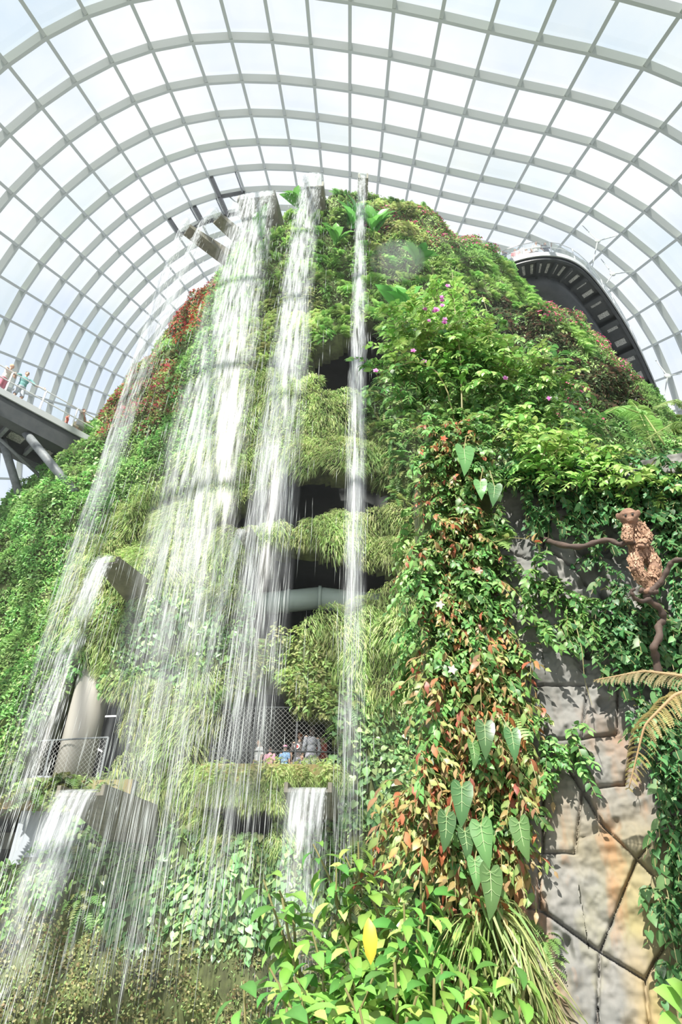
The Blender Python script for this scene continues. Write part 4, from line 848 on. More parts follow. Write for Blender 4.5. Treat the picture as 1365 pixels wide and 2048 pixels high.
colm = lambda x, y: at(x, y, 4.93 - RNG.uniform(0, .12)); wl = lambda x, y: rock(x, y, RNG.uniform(.0, .05))
deep = lambda a, b: (lambda x, y: at(x, y, RNG.uniform(a, b)))
# top bushes, back to front
fill('greenbush', [(880, 700), (1010, 640), (1110, 760), (1170, 880), (1300, 960), (1420, 960), (1420, 1020), (1150, 1020), (960, 900), (880, 830)], 120, deep(5.6, 6.8), 14, 1.0, 'mid green leafy branch at the back of the bush crowning the stone wall', 'back branches of the wall-top bush', 'bush')
fill('greenbush', [(760, 720), (880, 690), (1000, 720), (1120, 800), (1140, 960), (1000, 900), (930, 860), (840, 860), (770, 800)], 110, deep(5.0, 5.6), 13, .8, 'leafy branch at the left end of the wall-top bush below the orchids', 'left branches of the wall-top bush', 'bush')
fill('limebush', [(800, 620), (920, 590), (990, 700), (1120, 740), (1130, 800), (1000, 780), (860, 790), (780, 740)], 95, deep(4.9, 5.7), 13, .75, 'lime green leafy branch on top of the bush around the orchids', 'lime branches around the orchids', 'bush')
fill('limebush', [(1000, 850), (1140, 900), (1260, 960), (1420, 960), (1420, 1030), (1230, 1010), (1080, 970)], 70, deep(4.5, 5.2), 17, .75, 'sunlit lime green branch spilling over the top of the stone wall', 'lime branches spilling over the wall top', 'bush')
fill('ivy', [(985, 910), (1130, 930), (1365, 940), (1420, 1040), (1330, 1060), (1180, 1050), (1080, 1040)], 95, wl, 15, 1.05, 'dark leafy ivy spray under the rim of the stone wall top', 'ivy sprays under the wall rim', 'ivy')
# ivy on the stone
fill('ivy', [(1130, 1060), (1230, 1100), (1235, 1140), (1190, 1130)], 8, wl, 17, .8, 'ivy spray on the stone under the branch held by the monkey sculpture', 'ivy under the held branch', 'ivy')
fill('ivy', [(1300, 1020), (1420, 1040), (1420, 1420), (1325, 1400), (1320, 1250)], 70, wl, 15, .95, 'ivy spray on the stone behind and right of the monkey sculpture', 'ivy right of the monkey sculpture', 'ivy')
fill('ivy', [(1215, 1185), (1285, 1195), (1310, 1330), (1225, 1335), (1215, 1250)], 38, wl, 13, .95, 'ivy spray on the stone below the monkey sculpture', 'ivy below the monkey sculpture', 'ivy')
fill('vine', [(1020, 1140), (1120, 1170), (1190, 1220), (1170, 1270), (1090, 1280), (1030, 1220)], 30, wl, 14, .75, 'leafy vine spray across the middle of the stone face left of the ivy', 'vines across the stone face', 'vine')
fill('vine', [(1060, 1430), (1170, 1470), (1170, 1520), (1110, 1580), (1070, 1500)], 13, wl, 17, .7, 'leafy vine tuft hanging on the stone halfway down beside a long crack', 'vine tufts halfway down the stone', 'vine')
fill('ivy', [(1315, 1560), (1420, 1540), (1420, 1960), (1345, 1900), (1325, 1720)], 46, wl, 18, .95, 'ivy spray hanging down the right margin of the stone wall', 'ivy on the right margin of the stone', 'ivy')
fill('ivy', [(1250, 1400), (1365, 1400), (1365, 1540), (1300, 1540), (1260, 1440)], 20, wl, 19, .85, 'ivy spray on the stone behind the brown fern frond', 'ivy behind the brown frond', 'ivy')
# the vine strip
fill('vine', [(820, 850), (960, 850), (1000, 960), (990, 1160), (1000, 1300), (880, 1320), (830, 1200), (870, 1040)], 170, colm, 11, .85, 'green vine spray in the upper half of the foreground vine strip', 'green vines in the upper strip', 'vine')
fill('redvine', [(860, 850), (950, 860), (980, 1100), (1010, 1300), (860, 1300), (850, 1000)], 75, colm, 15, .8, 'reddish vine spray in the upper half of the foreground vine strip', 'reddish vines in the upper strip', 'vine')
fill('redvine', [(850, 1290), (1030, 1290), (1040, 1500), (1030, 1700), (920, 1780), (860, 1700), (790, 1620), (870, 1500)], 120, colm, 14, .95, 'yellow and red tinged vine spray in the lower half of the foreground vine strip', 'red-tinged vines in the lower strip', 'vine')
fill('vine', [(850, 1290), (1030, 1290), (1040, 1660), (900, 1700), (850, 1500)], 70, colm, 16, .85, 'green vine spray in the lower half of the foreground vine strip', 'green vines in the lower strip', 'vine')
fill('strap', [(920, 1830), (1000, 1800), (1060, 1900), (1070, 2060), (940, 2060)], 24, deep(4.6, 4.8), 26, 1.0, 'yellowish strap-leaved tuft at the foot of the vine strip', 'strap-leaved tufts at the strip foot', 'plant')
fill('fgfern', [(1035, 1820), (1095, 1860), (1100, 2040), (1040, 2040)], 12, colm, 24, .55, 'small bright fern between the strap leaves and the stained stone', 'small ferns beside the stained stone', 'fern')
fill('fgfern', [(930, 1050), (1000, 1060), (1010, 1120), (940, 1120)], 4, colm, 22, .9, 'small fern in the upper vine strip near the stone edge', 'small ferns in the upper strip', 'fern')
fill('fgfern', [(960, 1400), (1040, 1420), (1040, 1480), (960, 1480)], 4, colm, 25, 1.0, 'small fern low in the vine strip above the long heart leaves', 'small ferns above the long heart leaves', 'fern')
for k in range(55):
    lo_ = k % 2; plant('vine', np.array([p0[0] + (.27 if lo_ else -.05), p0[1] + (RNG.uniform(.65, 2.4) if lo_ else RNG.uniform(.05, .55)), RNG.uniform(1.6 if not lo_ else .2, 5.2)]), np.array([-1, -.2, .1]), RNG.uniform(.8, 1.3), 'green vine spray on the shaded left flank of the foreground vine strip', 'vines on the shaded strip flank', 'vine')
# lush bush in the lower middle: stems rooted in the bed
k = 0
for (x, y, Y) in [(672, 1730, 4.75), (770, 1760, 4.6), (825, 1770, 4.65), (680, 1870, 4.35), (735, 1930, 4.05), (815, 1930, 4.05), (880, 1910, 4.3), (660, 1930, 4.15), (622, 1950, 4.05), (715, 2020, 3.85), (795, 2030, 3.85), (865, 2040, 3.95), (650, 2030, 3.9), (700, 1690, 4.8), (745, 1670, 4.85), (800, 1700, 4.85), (850, 1720, 4.85), (660, 1790, 4.6), (720, 1860, 4.3), (640, 1880, 4.3), (790, 1870, 4.3), (855, 1880, 4.35), (640, 1970, 4.0), (700, 1950, 4.0), (770, 1950, 3.95), (840, 1960, 4.0), (690, 1760, 4.7), (745, 1730, 4.75), (800, 1755, 4.7), (850, 1770, 4.75), (700, 1830, 4.45), (760, 1810, 4.4), (830, 1840, 4.45), (880, 1850, 4.5), (650, 1925, 4.2), (720, 1900, 4.1), (790, 1910, 4.1), (860, 1930, 4.2), (670, 2010, 3.9), (750, 1990, 3.85), (830, 2000, 3.9), (885, 2010, 4.0), (630, 2040, 3.8)]:
    p = at(x, y, Y); plant('lush', p - np.array([0, -.1, .98]), NW, 1.0, 'tall broad-leaved plant in the lime green bush at lower centre', 'broad-leaved plants in the lower bush', 'plant')
MB().box((0.15, 4.5, .1), (1.6, 1.6, .5)).build('trim_6', M['soil'])['kind'] = 'structure'
p = at(738, 1835, 4.0); lb = LB(); leafset(lb, BROAD, p[None], np.array([[.05, -.1, -1]]), np.array([[0, -1, .1]]), np.array([.2]), np.array([[.62, .42, .05]])); tag(lb.build('yellow_leaf', LEAF), 'single wilted yellow leaf hanging in the lower bush', 'leaf')
# anthuriums with long heart leaves: thing > leaf > veins
VEIN = mat('pale_vein', (.33, .46, .22), .5)
def anthurium(lab, leaves, Y=4.46):
    b0 = at(leaves[0][0] + 6, leaves[0][1] - 14, Y + .25); r = empty('anthurium', b0); tag(r, lab, 'plant')
    for (x0, y0, x1, y1, dk_) in leaves:
        A = at(x0, y0, Y); B = at(x1, y1, Y - .03); L = np.linalg.norm(B - A); y = nrm(B - A); z = nrm(np.array([RNG.normal() * .35, -1, .35])); fr = frames(y[None], z[None])
        lb = LB(); lb.add(ANTH, A[None], fr, np.array([[L * 1.0, L, L]]), np.array([(.115, .24, .08) if not dk_ else (.07, .165, .06)])); o = lb.build('leaf', LEAFG, r)
        tr = lambda u, v, w_: A + fr[0][0] * u * L + fr[0][1] * v * L + fr[0][2] * w_ * L
        vm = MB(); vm.tube([tr(0, -.02, .04), tr(0, .25, .048), tr(0, .5, .055), tr(0, .95, -.09)], [.0028, .0024, .002, .0008], 4)
        for sg in (-1, 1):
            for (u, v) in ((.2, -.12), (.24, .05), (.25, .25), (.19, .48)):
                v0 = max(0., v - .12) if v > .2 else 0.; vm.tube([tr(0, v0, .05), tr(sg * u * .5, (v0 + v) / 2 + .03, .07), tr(sg * u, v, .085)], [.0015, .0012, .0007], 4)
        vv = vm.build('veins', VEIN); vv.parent = o
        mid = (A + b0) / 2 + np.array([0, -.08, .05]); MB().tube([b0, mid, A], [.005, .0045, .004], 5).build('stalk', STEM, r)
anthurium('anthurium with one big pale-veined heart leaf at the top of the vine strip', [(928, 900, 932, 948, 0)])
anthurium('anthurium with two heart leaves on the stone edge below the top heart leaf', [(961, 965, 964, 997, 0), (990, 974, 987, 1010, 1)])
anthurium('anthurium with three long heart leaves halfway down the vine strip', [(970, 1452, 973, 1518, 1), (1024, 1466, 1032, 1522, 1), (945, 1488, 952, 1538, 0)])
anthurium('anthurium with narrow dark heart leaves left of the lowest ones', [(924, 1576, 924, 1656, 1), (893, 1634, 890, 1704, 1), (930, 1664, 938, 1724, 1)])
anthurium('large anthurium with the biggest heart leaves low in the vine strip', [(963, 1652, 978, 1738, 0), (980, 1745, 984, 1842, 0), (950, 1722, 955, 1782, 0)], 4.42)
anthurium('anthurium with one heart leaf hanging over the rust-stained stone edge', [(1040, 1646, 1056, 1724, 0)])
# tree fern fronds
def bigfrond(lab, pts, W, col, rach, grp=None):
    """a long arching frond: feathered leaflets along a path of photo points with depth"""
    P_ = np.array([at(*p) for p in pts]); kk = np.linspace(0, 1, len(P_)); n = 34; ks = np.linspace(.12, .99, n)
    Q = np.stack([np.interp(ks, kk, P_[:, c]) for c in range(3)], 1)
    for _ in range(2): Q[1:-1] = Q[1:-1] * .5 + (Q[2:] + Q[:-2]) * .25
    T_ = nrm(np.gradient(Q, axis=0)); up = np.array([-.1, -.55, .8]); r = empty('tree_fern_frond', P_[0]); tag(r, lab, 'fern', grp)
    MB().tube(np.concatenate([P_[:1], Q]), np.linspace(.014, .003, n + 1), 6).build('midrib', rach, r, True)
    lb = LB()
    for sg in (-1, 1):
        sd = nrm(np.cross(T_, up)) * sg; prof = np.sin(PI * (ks * .8 + .17)) ** .8
        fronds(lb, Q, sd + T_ * .35 + np.array([0, 0, .1]) + rnd(n) * .05, W * prof, W * .085 + 0 * prof, pal([col], n, .1), 12, .35)
    lb.build('leaflets', LEAF, r)
fg_ = mat('frond_midrib', (.30, .34, .12), .6); fb_ = mat('brown_midrib', (.30, .20, .10), .7)
GF = (.26, .44, .12)
bigfrond('green tree fern frond arching up and left above the wall-top bush', [(1330, 890, 6.2), (1290, 830, 6.2), (1240, 812, 6.1), (1170, 850, 6.0)], .34, GF, fg_)
bigfrond('upright green tree fern frond just right of the left-arching frond', [(1310, 900, 6.3), (1290, 850, 6.4), (1275, 815, 6.4), (1262, 800, 6.4)], .30, (.30, .46, .14), fg_)
bigfrond('green tree fern frond sweeping out of the right frame edge', [(1450, 900, 5.4), (1400, 850, 5.5), (1350, 845, 5.6), (1290, 880, 5.7)], .32, GF, fg_)
bigfrond('hazy green tree fern frond highest at the right frame edge', [(1420, 860, 7.5), (1390, 815, 7.4), (1350, 800, 7.4), (1310, 815, 7.3)], .34, (.34, .48, .18), fg_)
bigfrond('brownish tree fern frond reaching left across the stone at mid height', [(1450, 1372, 3.6), (1365, 1352, 3.7), (1290, 1342, 3.8), (1190, 1360, 3.95)], .20, (.36, .32, .17), fb_)
bigfrond('drooping dry brown frond hanging in front of the right part of the stone', [(1420, 1370, 3.5), (1350, 1390, 3.55), (1290, 1450, 3.6), (1258, 1580, 3.7)], .17, (.34, .28, .12), fb_)
# orchids on thin canes
for k, (x, y, n) in enumerate([(893, 585, 2), (886, 605, 3), (863, 620, 5), (857, 642, 1), (884, 643, 3), (838, 714, 2), (752, 742, 1), (1011, 757, 1), (1099, 798, 1)]):
    c = at(x, y, 4.78); r = empty('orchid_bloom', c); tag(r, ['topmost purple orchid bloom on the tall cane', 'purple orchid cluster just below the topmost bloom', 'largest purple orchid cluster with five blooms', 'small single orchid left under the largest cluster', 'purple orchid cluster right under the largest cluster', 'pair of mauve orchids lower left of the tall cane', 'lone orchid at the tip of the longest left twig', 'lone orchid on the bush right of the tall cane', 'lone purple orchid furthest right on the wall-top bush'][k], 'flower')
    for q in range(n):
        cc_ = c + rnd(1)[0] * np.array([.035, .02, .035]) * (n > 1); lb = LB(); a = np.arange(5) * 1.257 + RNG.random(); y_ = np.stack([np.cos(a), -.3 + 0 * a, np.sin(a)], 1)
        leafset(lb, ROUND, np.repeat(cc_[None], 5, 0), y_, np.tile([[0, -1, .2]], (5, 1)), np.full(5, .034), pal([(.62, .22, .55), (.70, .35, .62)], 5), .9); fo = lb.build('bloom', PETAL, r)
        lp = LB(); leafset(lp, ROUND, cc_[None] + np.array([[0, -.008, 0]]), np.array([[0, -.5, -1]]), np.array([[0, -1, .3]]), np.array([.024]), np.array([[.55, .03, .30]])); lo = lp.build('lip', PETAL); lo.parent = fo
def cane(lab, pts, r0, leaves, cols=GR, size=(.07, .11)):
    P_ = np.array([at(*p) for p in pts]); r = empty('plant_cane', P_[0]); tag(r, lab, 'plant'); kk = np.linspace(0, 1, len(P_)); f = lambda k: np.array([np.interp(k, kk, P_[:, c]) for c in range(3)])
    MB().tube([f(q) for q in np.linspace(0, 1, 14)], np.linspace(r0, r0 * .35, 14), 5).build('stem', STEM, r)
    lb = LB(); ks = RNG.uniform(.1, 1, leaves); Q = np.array([f(q) for q in ks]); leafset(lb, OVATE, Q, rnd(leaves) * .8 + np.array([0, -.4, -.1]), rnd(leaves) * .3 + np.array([0, -.5, .8]), RNG.uniform(*size, leaves), pal(cols, leaves), 1.1); lb.build('leaves', LEAFG, r)
cane('tallest leafy cane rising above the wall-top bush beside the orchids', [(925, 830, 4.95), (922, 720, 4.85), (912, 640, 4.8), (905, 545, 4.8)], .010, 46, LIME)
cane('pale bare cane leaning left through the wall-top bush', [(910, 845, 4.9), (895, 780, 4.8), (872, 740, 4.78), (830, 722, 4.78), (758, 745, 4.78)], .009, 14, LIME)
cane('thin leafy cane standing right of the tallest cane', [(985, 760, 5.5), (990, 700, 5.5), (980, 640, 5.5), (965, 590, 5.5)], .007, 22, LIME)
cane('hanging leafy tendril across the pale stone slab', [(1150, 1240, 4.45), (1165, 1300, 4.4), (1170, 1360, 4.4), (1185, 1410, 4.4)], .004, 9, DEEP, (.05, .07))
cane('reddish leafy twig crossing from the strip to the held branch', [(985, 1085, 4.6), (1020, 1075, 4.45), (1060, 1078, 4.4), (1085, 1095, 4.4)], .004, 12, RED, (.06, .08))
fl = [(925, 815, 4.75, 'upper'), (885, 880, 4.75, ''), (905, 900, 4.75, '')]
for (x, y, lab) in [(888, 878, 'bright red flower high in the vine strip'), (957, 1142, 'orange flower in the vine strip beside the stone edge'), (880, 1210, 'pale pink flower midway down the vine strip left side'), (905, 1340, 'tiny salmon flower in the vine strip below the pale pink one'), (935, 2018, 'red flower at the foot of the vine strip')]:
    c = at(x, y, 4.6); lb = LB(); a = np.arange(5) * 1.257; leafset(lb, OVATE, np.repeat(c[None], 5, 0), np.stack([np.cos(a), -.4 + 0 * a, np.sin(a)], 1), np.tile([[0, -1, .2]], (5, 1)), np.full(5, .04), pal([(.70, .10, .06) if 'red' in lab else (.80, .45, .32) if 'pink' not in lab else (.85, .62, .56)], 5), 1.2); tag(lb.build('flower', PETAL), lab, 'flower')
# large leaves at the lower right corner
lb = LB(); r = empty('broad_leaf_plant', at(1370, 2060, 3.5)); tag(r, 'bright green broad-leaved plant cut by the lower right corner', 'plant')
for q, (x0, y0, x1, y1) in enumerate([(1372, 2030, 1315, 1975), (1375, 2010, 1340, 1958), (1372, 2060, 1322, 2040), (1380, 2000, 1372, 1965)]):
    A = at(x0, y0, 3.5); B = at(x1, y1, 3.42); lb = LB(); leafset(lb, BROAD, A[None], (B - A)[None], np.array([[-.2, -.8, .6]]), np.array([np.linalg.norm(B - A)]), np.array([[.24, .46, .10]]), 1.6); lb.build('leaf', LEAFG, r)
# ------------------------------------------------------------------ driftwood branches and monkey sculpture
WOOD = mat('driftwood', (.085, .055, .042), .8, noise=(6, (.05, .034, .027), (1, 1, 3)), bump=.6, bscale=25)
def branch(mb, pts, r0, r1):
    P_ = np.array([at(*p) for p in pts]); n = len(P_) * 6; kk = np.linspace(0, 1, len(P_)); Q = np.stack([np.interp(np.linspace(0, 1, n), kk, P_[:, c]) for c in range(3)], 1)
    for _ in range(6): Q[1:-1] = Q[1:-1] * .5 + (Q[2:] + Q[:-2]) * .25
    mb.tube(Q, np.linspace(r0, r1, n) * (1 + .22 * np.sin(np.arange(n) * 1.1) * RNG.uniform(.3, 1, n)), 9); return Q
RB = rock(1090, 1080)[1]; YM = 4.12
b1 = MB(); branch(b1, [(1070, 1070, RB + .1), (1092, 1080, RB - .05), (1125, 1091, 4.3), (1165, 1095, 4.25), (1195, 1083, 4.2), (1222, 1079, 4.15), (1240, 1091, YM), (1262, 1083, YM - .05), (1285, 1092, YM)], .024, .017)
tag(b1.build('driftwood_branch', WOOD, None, True), 'dark gnarled branch reaching from the stone to the monkey sculpture hand', 'branch')
bb = empty('driftwood_branch', at(1316, 1340, 4.2)); tag(bb, 'twisted dark driftwood trunk the monkey sculpture stands on', 'branch')
m_ = MB(); branch(m_, [(1318, 1350, 4.25), (1312, 1310, 4.2), (1306, 1296, 4.15), (1322, 1272, 4.15), (1316, 1250, 4.2), (1330, 1240, 4.2), (1322, 1216, 4.15), (1300, 1202, 4.12), (1290, 1192, 4.1), (1306, 1180, 4.08), (1318, 1168, 4.06)], .026, .02); m_.build('trunk', WOOD, bb, True)
m_ = MB(); branch(m_, [(1306, 1182, 4.1), (1322, 1166, 4.05), (1336, 1140, 4.0), (1345, 1122, 3.95), (1365, 1118, 3.9), (1400, 1130, 3.85)], .02, .016); m_.build('limb', WOOD, bb, True)
m_ = MB(); branch(m_, [(1300, 1198, 4.1), (1284, 1204, 4.05), (1270, 1196, 4.02), (1262, 1182, 4.0), (1270, 1178, 4.0)], .016, .010); m_.build('limb', WOOD, bb, True)
m_ = MB(); branch(m_, [(1280, 1180, 4.08), (1292, 1184, 4.08), (1305, 1184, 4.08), (1316, 1183, 4.08)], .02, .018); m_.build('limb', WOOD, bb, True)
CLAY = mat('pale_driftwood_chips', (.44, .28, .19), .85, noise=(14, (.27, .16, .10)), bump=.5, bscale=40)
ms = empty('monkey_sculpture', at(1300, 1178, YM)); tag(ms, 'monkey sculpture of pale driftwood chips standing on a twisted branch', 'sculpture')
J = lambda x, y, dy=0.: at(x, y, YM + dy)
def remesh(o, vs):
    r = o.modifiers.new('join', 'REMESH'); r.mode = 'VOXEL'; r.voxel_size = vs; r.use_smooth_shade = True
    s = o.modifiers.new('soft', 'SMOOTH'); s.factor = .5; s.iterations = 3; return o
bm_ = MB(); q = .0039 * 1.02    # metres per photo pixel there
chest, belly, hip = J(1268, 1058), J(1276, 1085, .01), J(1284, 1108, .02)
bm_.ell(chest, (.068, .06, .10)).ell(belly, (.068, .062, .11)).ell(hip, (.085, .07, .075)); bm_.tube([J(1262, 1046), J(1260, 1040, -.02), J(1259, 1034, -.03)], [.045, .036, .035], 10)
hd = J(1258, 1034, -.06)
fh = nrm(np.array([-.38, -1, -.55])); rh = nrm(np.cross(fh, (0, 0, 1.))); uh = np.cross(rh, fh); HA = np.array([rh, -fh, uh]); _ell = bm_.ell
def hell(o, r): _ell(hd + rh * o[0] - fh * o[1] + uh * o[2], r, 12, 8, HA)
hell((0, 0, 0), (.066, .064, .068)); hell((0, -.046, -.026), (.036, .032, .028)); hell((0, -.046, .024), (.044, .020, .011)); hell((0, -.056, .0), (.009, .018, .02))
for sg in (-1, 1): hell((.070 * sg, .0, .018), (.020, .010, .027)); hell((.010 * sg, -.079, -.018), (.006, .005, .005)); hell((.026 * sg, -.05, -.01), (.02, .018, .018))
hell((0, -.078, -.036), (.022, .006, .004))
def limb(*jr): bm_.tube([j for j, _ in jr], [r for _, r in jr], 10)
limb((J(1258, 1052, -.03), .034), (J(1254, 1068, -.09), .028), (J(1256, 1080, -.09), .022)); limb((J(1282, 1052, .0), .036), (J(1296, 1075, -.03), .032), (J(1284, 1092, -.09), .024))
for wx, wy, dv in ((1256, 1081, -.09), (1283, 1092, -.09)):
    w0 = J(wx, wy, dv)
    for f in range(5):
        a = (f - 2) * .009; bm_.tube([w0 + (a, 0, 0), w0 + (a * 1.6 - .003, -.018, .006 - .004 * (f == 0)), w0 + (a * 1.7, -.026, -.014 - .003 * (f == 2)), w0 + (a * 1.6, -.012, -.026)], [.008, .0065, .006, .005], 6)
limb((J(1272, 1112, -.01), .05), (J(1274, 1142, -.06), .040), (J(1288, 1160, -.03), .03), (J(1300, 1178, -.02), .022), (J(1292, 1184, -.06), .016)); limb((J(1298, 1112, .02), .05), (J(1311, 1138, -.02), .040), (J(1308, 1160, .0), .032), (J(1304, 1180, .01), .022), (J(1312, 1185, -.05), .016))
CORE = mat('driftwood_core', (.15, .085, .055), .85, noise=(14, (.25, .15, .10)), bump=.5, bscale=40)
mo_ = bm_.build('body', CORE, ms, True); remesh(mo_, .007)
ch = MB()
for c, rr_, n in ((chest, (.073, .065, .11), 80), (belly, (.073, .067, .11), 90), (hip, (.09, .075, .08), 70), (J(1270, 1128, -.03), (.048, .05, .085), 75), (J(1308, 1128, .0), (.048, .05, .09), 75), (J(1283, 1152, -.04), (.038, .04, .05), 30), (J(1308, 1155, -.01), (.037, .04, .05), 30), (J(1291, 1070, -.02), (.038, .04, .075), 40), (J(1256, 1065, -.06), (.036, .036, .06), 30), (hd + (.012, .03, .0), (.058, .045, .06), 45)):
    for _ in range(n):
        d = nrm(rnd(1)[0]); d[1] = -abs(d[1]) if RNG.random() < .7 else d[1]; pz = c + d * np.array(rr_); ydir = nrm(np.array([0, 0, -1]) + rnd(1)[0] * .35 - d * (-d[2]) * .4); xdir = nrm(np.cross(ydir, d)); zdir = np.cross(xdir, ydir); ch.box(pz, (RNG.uniform(.007, .013), RNG.uniform(.02, .042), .005), (xdir, ydir, zdir))
for seg, rr_ in (((J(1258, 1052, -.03), J(1254, 1068, -.09), J(1256, 1080, -.09)), .033), ((J(1282, 1052), J(1296, 1075, -.03), J(1284, 1092, -.09)), .036), ((J(1272, 1112, -.01), J(1274, 1142, -.06), J(1288, 1160, -.03), J(1299, 1176, -.02)), .044), ((J(1298, 1112, .02), J(1311, 1138, -.02), J(1308, 1160), J(1304, 1178, .01)), .044)):
    for a_, b_ in zip(seg[:-1], seg[1:]):
        ax_ = nrm(b_ - a_); fade = 1 if a_ is not seg[-2] or len(seg) == 3 else .62
        for _ in range(75):
            d = rnd(1)[0]; d[1] -= .6; d = nrm(d - ax_ * (d @ ax_)); pz = a_ + (b_ - a_) * RNG.random() + d * rr_ * fade * RNG.uniform(.92, 1.08); ydir = nrm(ax_ + rnd(1)[0] * .3); xdir = nrm(np.cross(ydir, d)); zdir = np.cross(xdir, ydir); ch.box(pz, (RNG.uniform(.006, .012), RNG.uniform(.018, .036), .005), (xdir, ydir, zdir))
ch.build('wood_chips', CLAY, ms)['kind'] = 'stuff'
em = MB()
for sg in (-1, 1): em.ell(hd + rh * .024 * sg + fh * .064 + uh * .008, (.009, .009, .008), 8, 6)
em.build('eyes', M['dark_wall'], ms)
# ------------------------------------------------------------------ people
SKIN = mat('skin', (.55, .34, .25), .5); 
def cloth(n, c): return bpy.data.materials.get(n) or mat(n, c, .8)
def person(loc, yaw, h, lab, grp=None, skin=SKIN, hair=(.05, .035, .03), top=(.6, .6, .6), bottom=(.3, .3, .35), armL=None, armR=None, legL=None, legR=None, skirt=False, shorts=False, hat=None, longhair=False, sleeves=.5, lean=0., emblem=False, vox=.011, headturn=0., strap=None):
    """local: faces -Y, x to its left hand; scaled from a 1.72 m figure; one body surface with clothing over it"""
    k = h / 1.72; r = empty('person', loc); tag(r, lab, 'person', grp)
    ca, sa = math.cos(yaw), math.sin(yaw)
    def W(p): p = np.array(p, float) * k; p[1] -= lean * max(0, p[2] - .9 * k); return np.array([p[0] * ca - p[1] * sa, p[0] * sa + p[1] * ca, p[2]]) + loc
    AX = np.array([[ca, sa, 0], [-sa, ca, 0], [0, 0, 1.]])
    aL = armL or [(.19, 0, 1.41), (.25, .03, 1.14), (.25, -.05, .90)]; aR = armR or [(-.19, 0, 1.41), (-.25, .03, 1.14), (-.25, -.05, .90)]
    lL = legL or [(.09, 0, .9), (.10, -.02, .48), (.10, .02, .07)]; lR = legR or [(-.09, 0, .9), (-.10, -.02, .48), (-.10, .02, .07)]
    m = MB(); E = lambda mb, c, s: mb.ell(W(c), np.array(s) * k, 14, 10, AX)
    E(m, (0, 0, 1.28), (.165, .105, .2)); E(m, (0, 0, 1.08), (.14, .10, .16)); E(m, (0, 0, .95), (.16, .115, .13)); m.tube([W((0, .01, 1.40)), W((0, 0, 1.5)), W((0, -.01, 1.56))], np.array([.065, .055, .052]) * k, 10)
    hc = np.array([0, -.015, 1.62]); ht = headturn; hx = lambda p: (p[0] * math.cos(ht) - p[1] * math.sin(ht), hc[1] + p[0] * math.sin(ht) + p[1] * math.cos(ht), hc[2] + p[2])
    E(m, hx((0, .01, .01)), (.073, .09, .10)); E(m, hx((0, -.03, -.055)), (.052, .055, .05)); E(m, hx((0, -.098, -.012)), (.013, .02, .02)); E(m, hx((0, -.088, -.058)), (.024, .01, .008))
    for s in (-1, 1): E(m, hx((s * .076, .015, -.005)), (.012, .02, .03))
    def limb(mb, js, rs):
        P_ = [W(j) for j in js]; a, b, c = P_; mb.tube([a, (a + b) / 2, b, (b * .6 + c * .4), c], np.array([rs[0], (rs[0] + rs[1]) * .52, rs[1], rs[1] * .98, rs[2]]) * k, 10)
        for p, q in zip(P_, rs): mb.ell(p, np.ones(3) * q * k, 8, 6)
    for a in (aL, aR):
        limb(m, a, (.052, .042, .028)); w_ = np.array(a[2]); d = nrm(np.array(a[2]) - np.array(a[1])); sdv = nrm(np.cross(d, (0.3, 1, .2))); m.ell(W(w_ + d * .05), np.array([.042, .022, .05]) * k, 10, 8)
        for f in range(4): o = sdv * (f - 1.5) * .021; Lf = (.075, .088, .082, .062)[f]; m.tube([W(w_ + d * .08 + o), W(w_ + d * (.08 + Lf * .55) + o * 1.1), W(w_ + d * (.08 + Lf) + o * 1.15 + np.array([0, -.01, -.012]))], np.array([.0105, .0095, .008]) * k, 6)
        m.tube([W(w_ + d * .03 + sdv * .035), W(w_ + d * .065 + sdv * .062), W(w_ + d * .10 + sdv * .066)], np.array([.0125, .011, .009]) * k, 6)
    for l in (lL, lR):
        limb(m, l, (.085, .058, .04)); f = np.array(l[2]); m.tube([W(f + (0, .03, -.03)), W(f + (0, -.08, -.04)), W(f + (0, -.16, -.045))], np.array([.038, .04, .028]) * k, 8)
    remesh(m.build('body', skin, r, True), vox)
    hm = MB(); E(hm, hx((0, .025, .035)), (.083, .092, .088)); 
    if longhair: E(hm, hx((0, .055, -.07)), (.085, .06, .14))
    remesh(hm.build('hair', cloth('hair%.3f%.3f%.3f' % hair, hair), r, True), vox)
    em = MB()
    for s in (-1, 1): E(em, hx((s * .028, -.084, .008)), (.010, .006, .006))
    em.build('eyes', M['dark_wall'], r)
    sm = MB(); E(sm, (0, 0, 1.28), (.185, .125, .2)); E(sm, (0, 0, 1.08), (.163, .122, .19)); E(sm, (0, 0, .95), (.175, .13, .09))
    for a in (aL, aR):
        s_, e_ = np.array(a[0]), np.array(a[1]); w2 = np.array(a[2]); tip = s_ + (e_ - s_) * min(1, sleeves * 2) if sleeves <= .5 else e_ + (w2 - e_) * (sleeves - .5) * 2
        pts = [W(s_), W(s_ + (tip - s_) * .5), W(tip)] if sleeves <= .5 else [W(s_), W(e_), W(tip)]; sm.tube(pts, np.array([.068, .06, .055]) * k, 10)
    so_ = remesh(sm.build('shirt', cloth('cloth%.2f%.2f%.2f' % top, top), r, True), vox)
    bmm = MB(); 
    if skirt:
        bmm.tube([W((0, 0, 1.02)), W((0, 0, .85)), W((0, 0, .55))], np.array([.16, .2, .27]) * k, 16)
    else:
        E(bmm, (0, 0, .93), (.178, .132, .13))
        for l in (lL, lR):
            a, b, c = (np.array(q) for q in l); end = b + (c - b) * (.05 if shorts else .92); bmm.tube([W(a), W(b), W(end)] if not shorts else [W(a), W((a + b) / 2), W(end)], np.array([.102, .085 if shorts else .072, .085 if shorts else .062]) * k, 12)
    remesh(bmm.build('skirt' if skirt else ('shorts' if shorts else 'trousers'), cloth('cloth%.2f%.2f%.2f' % bottom, bottom), r, True), vox)
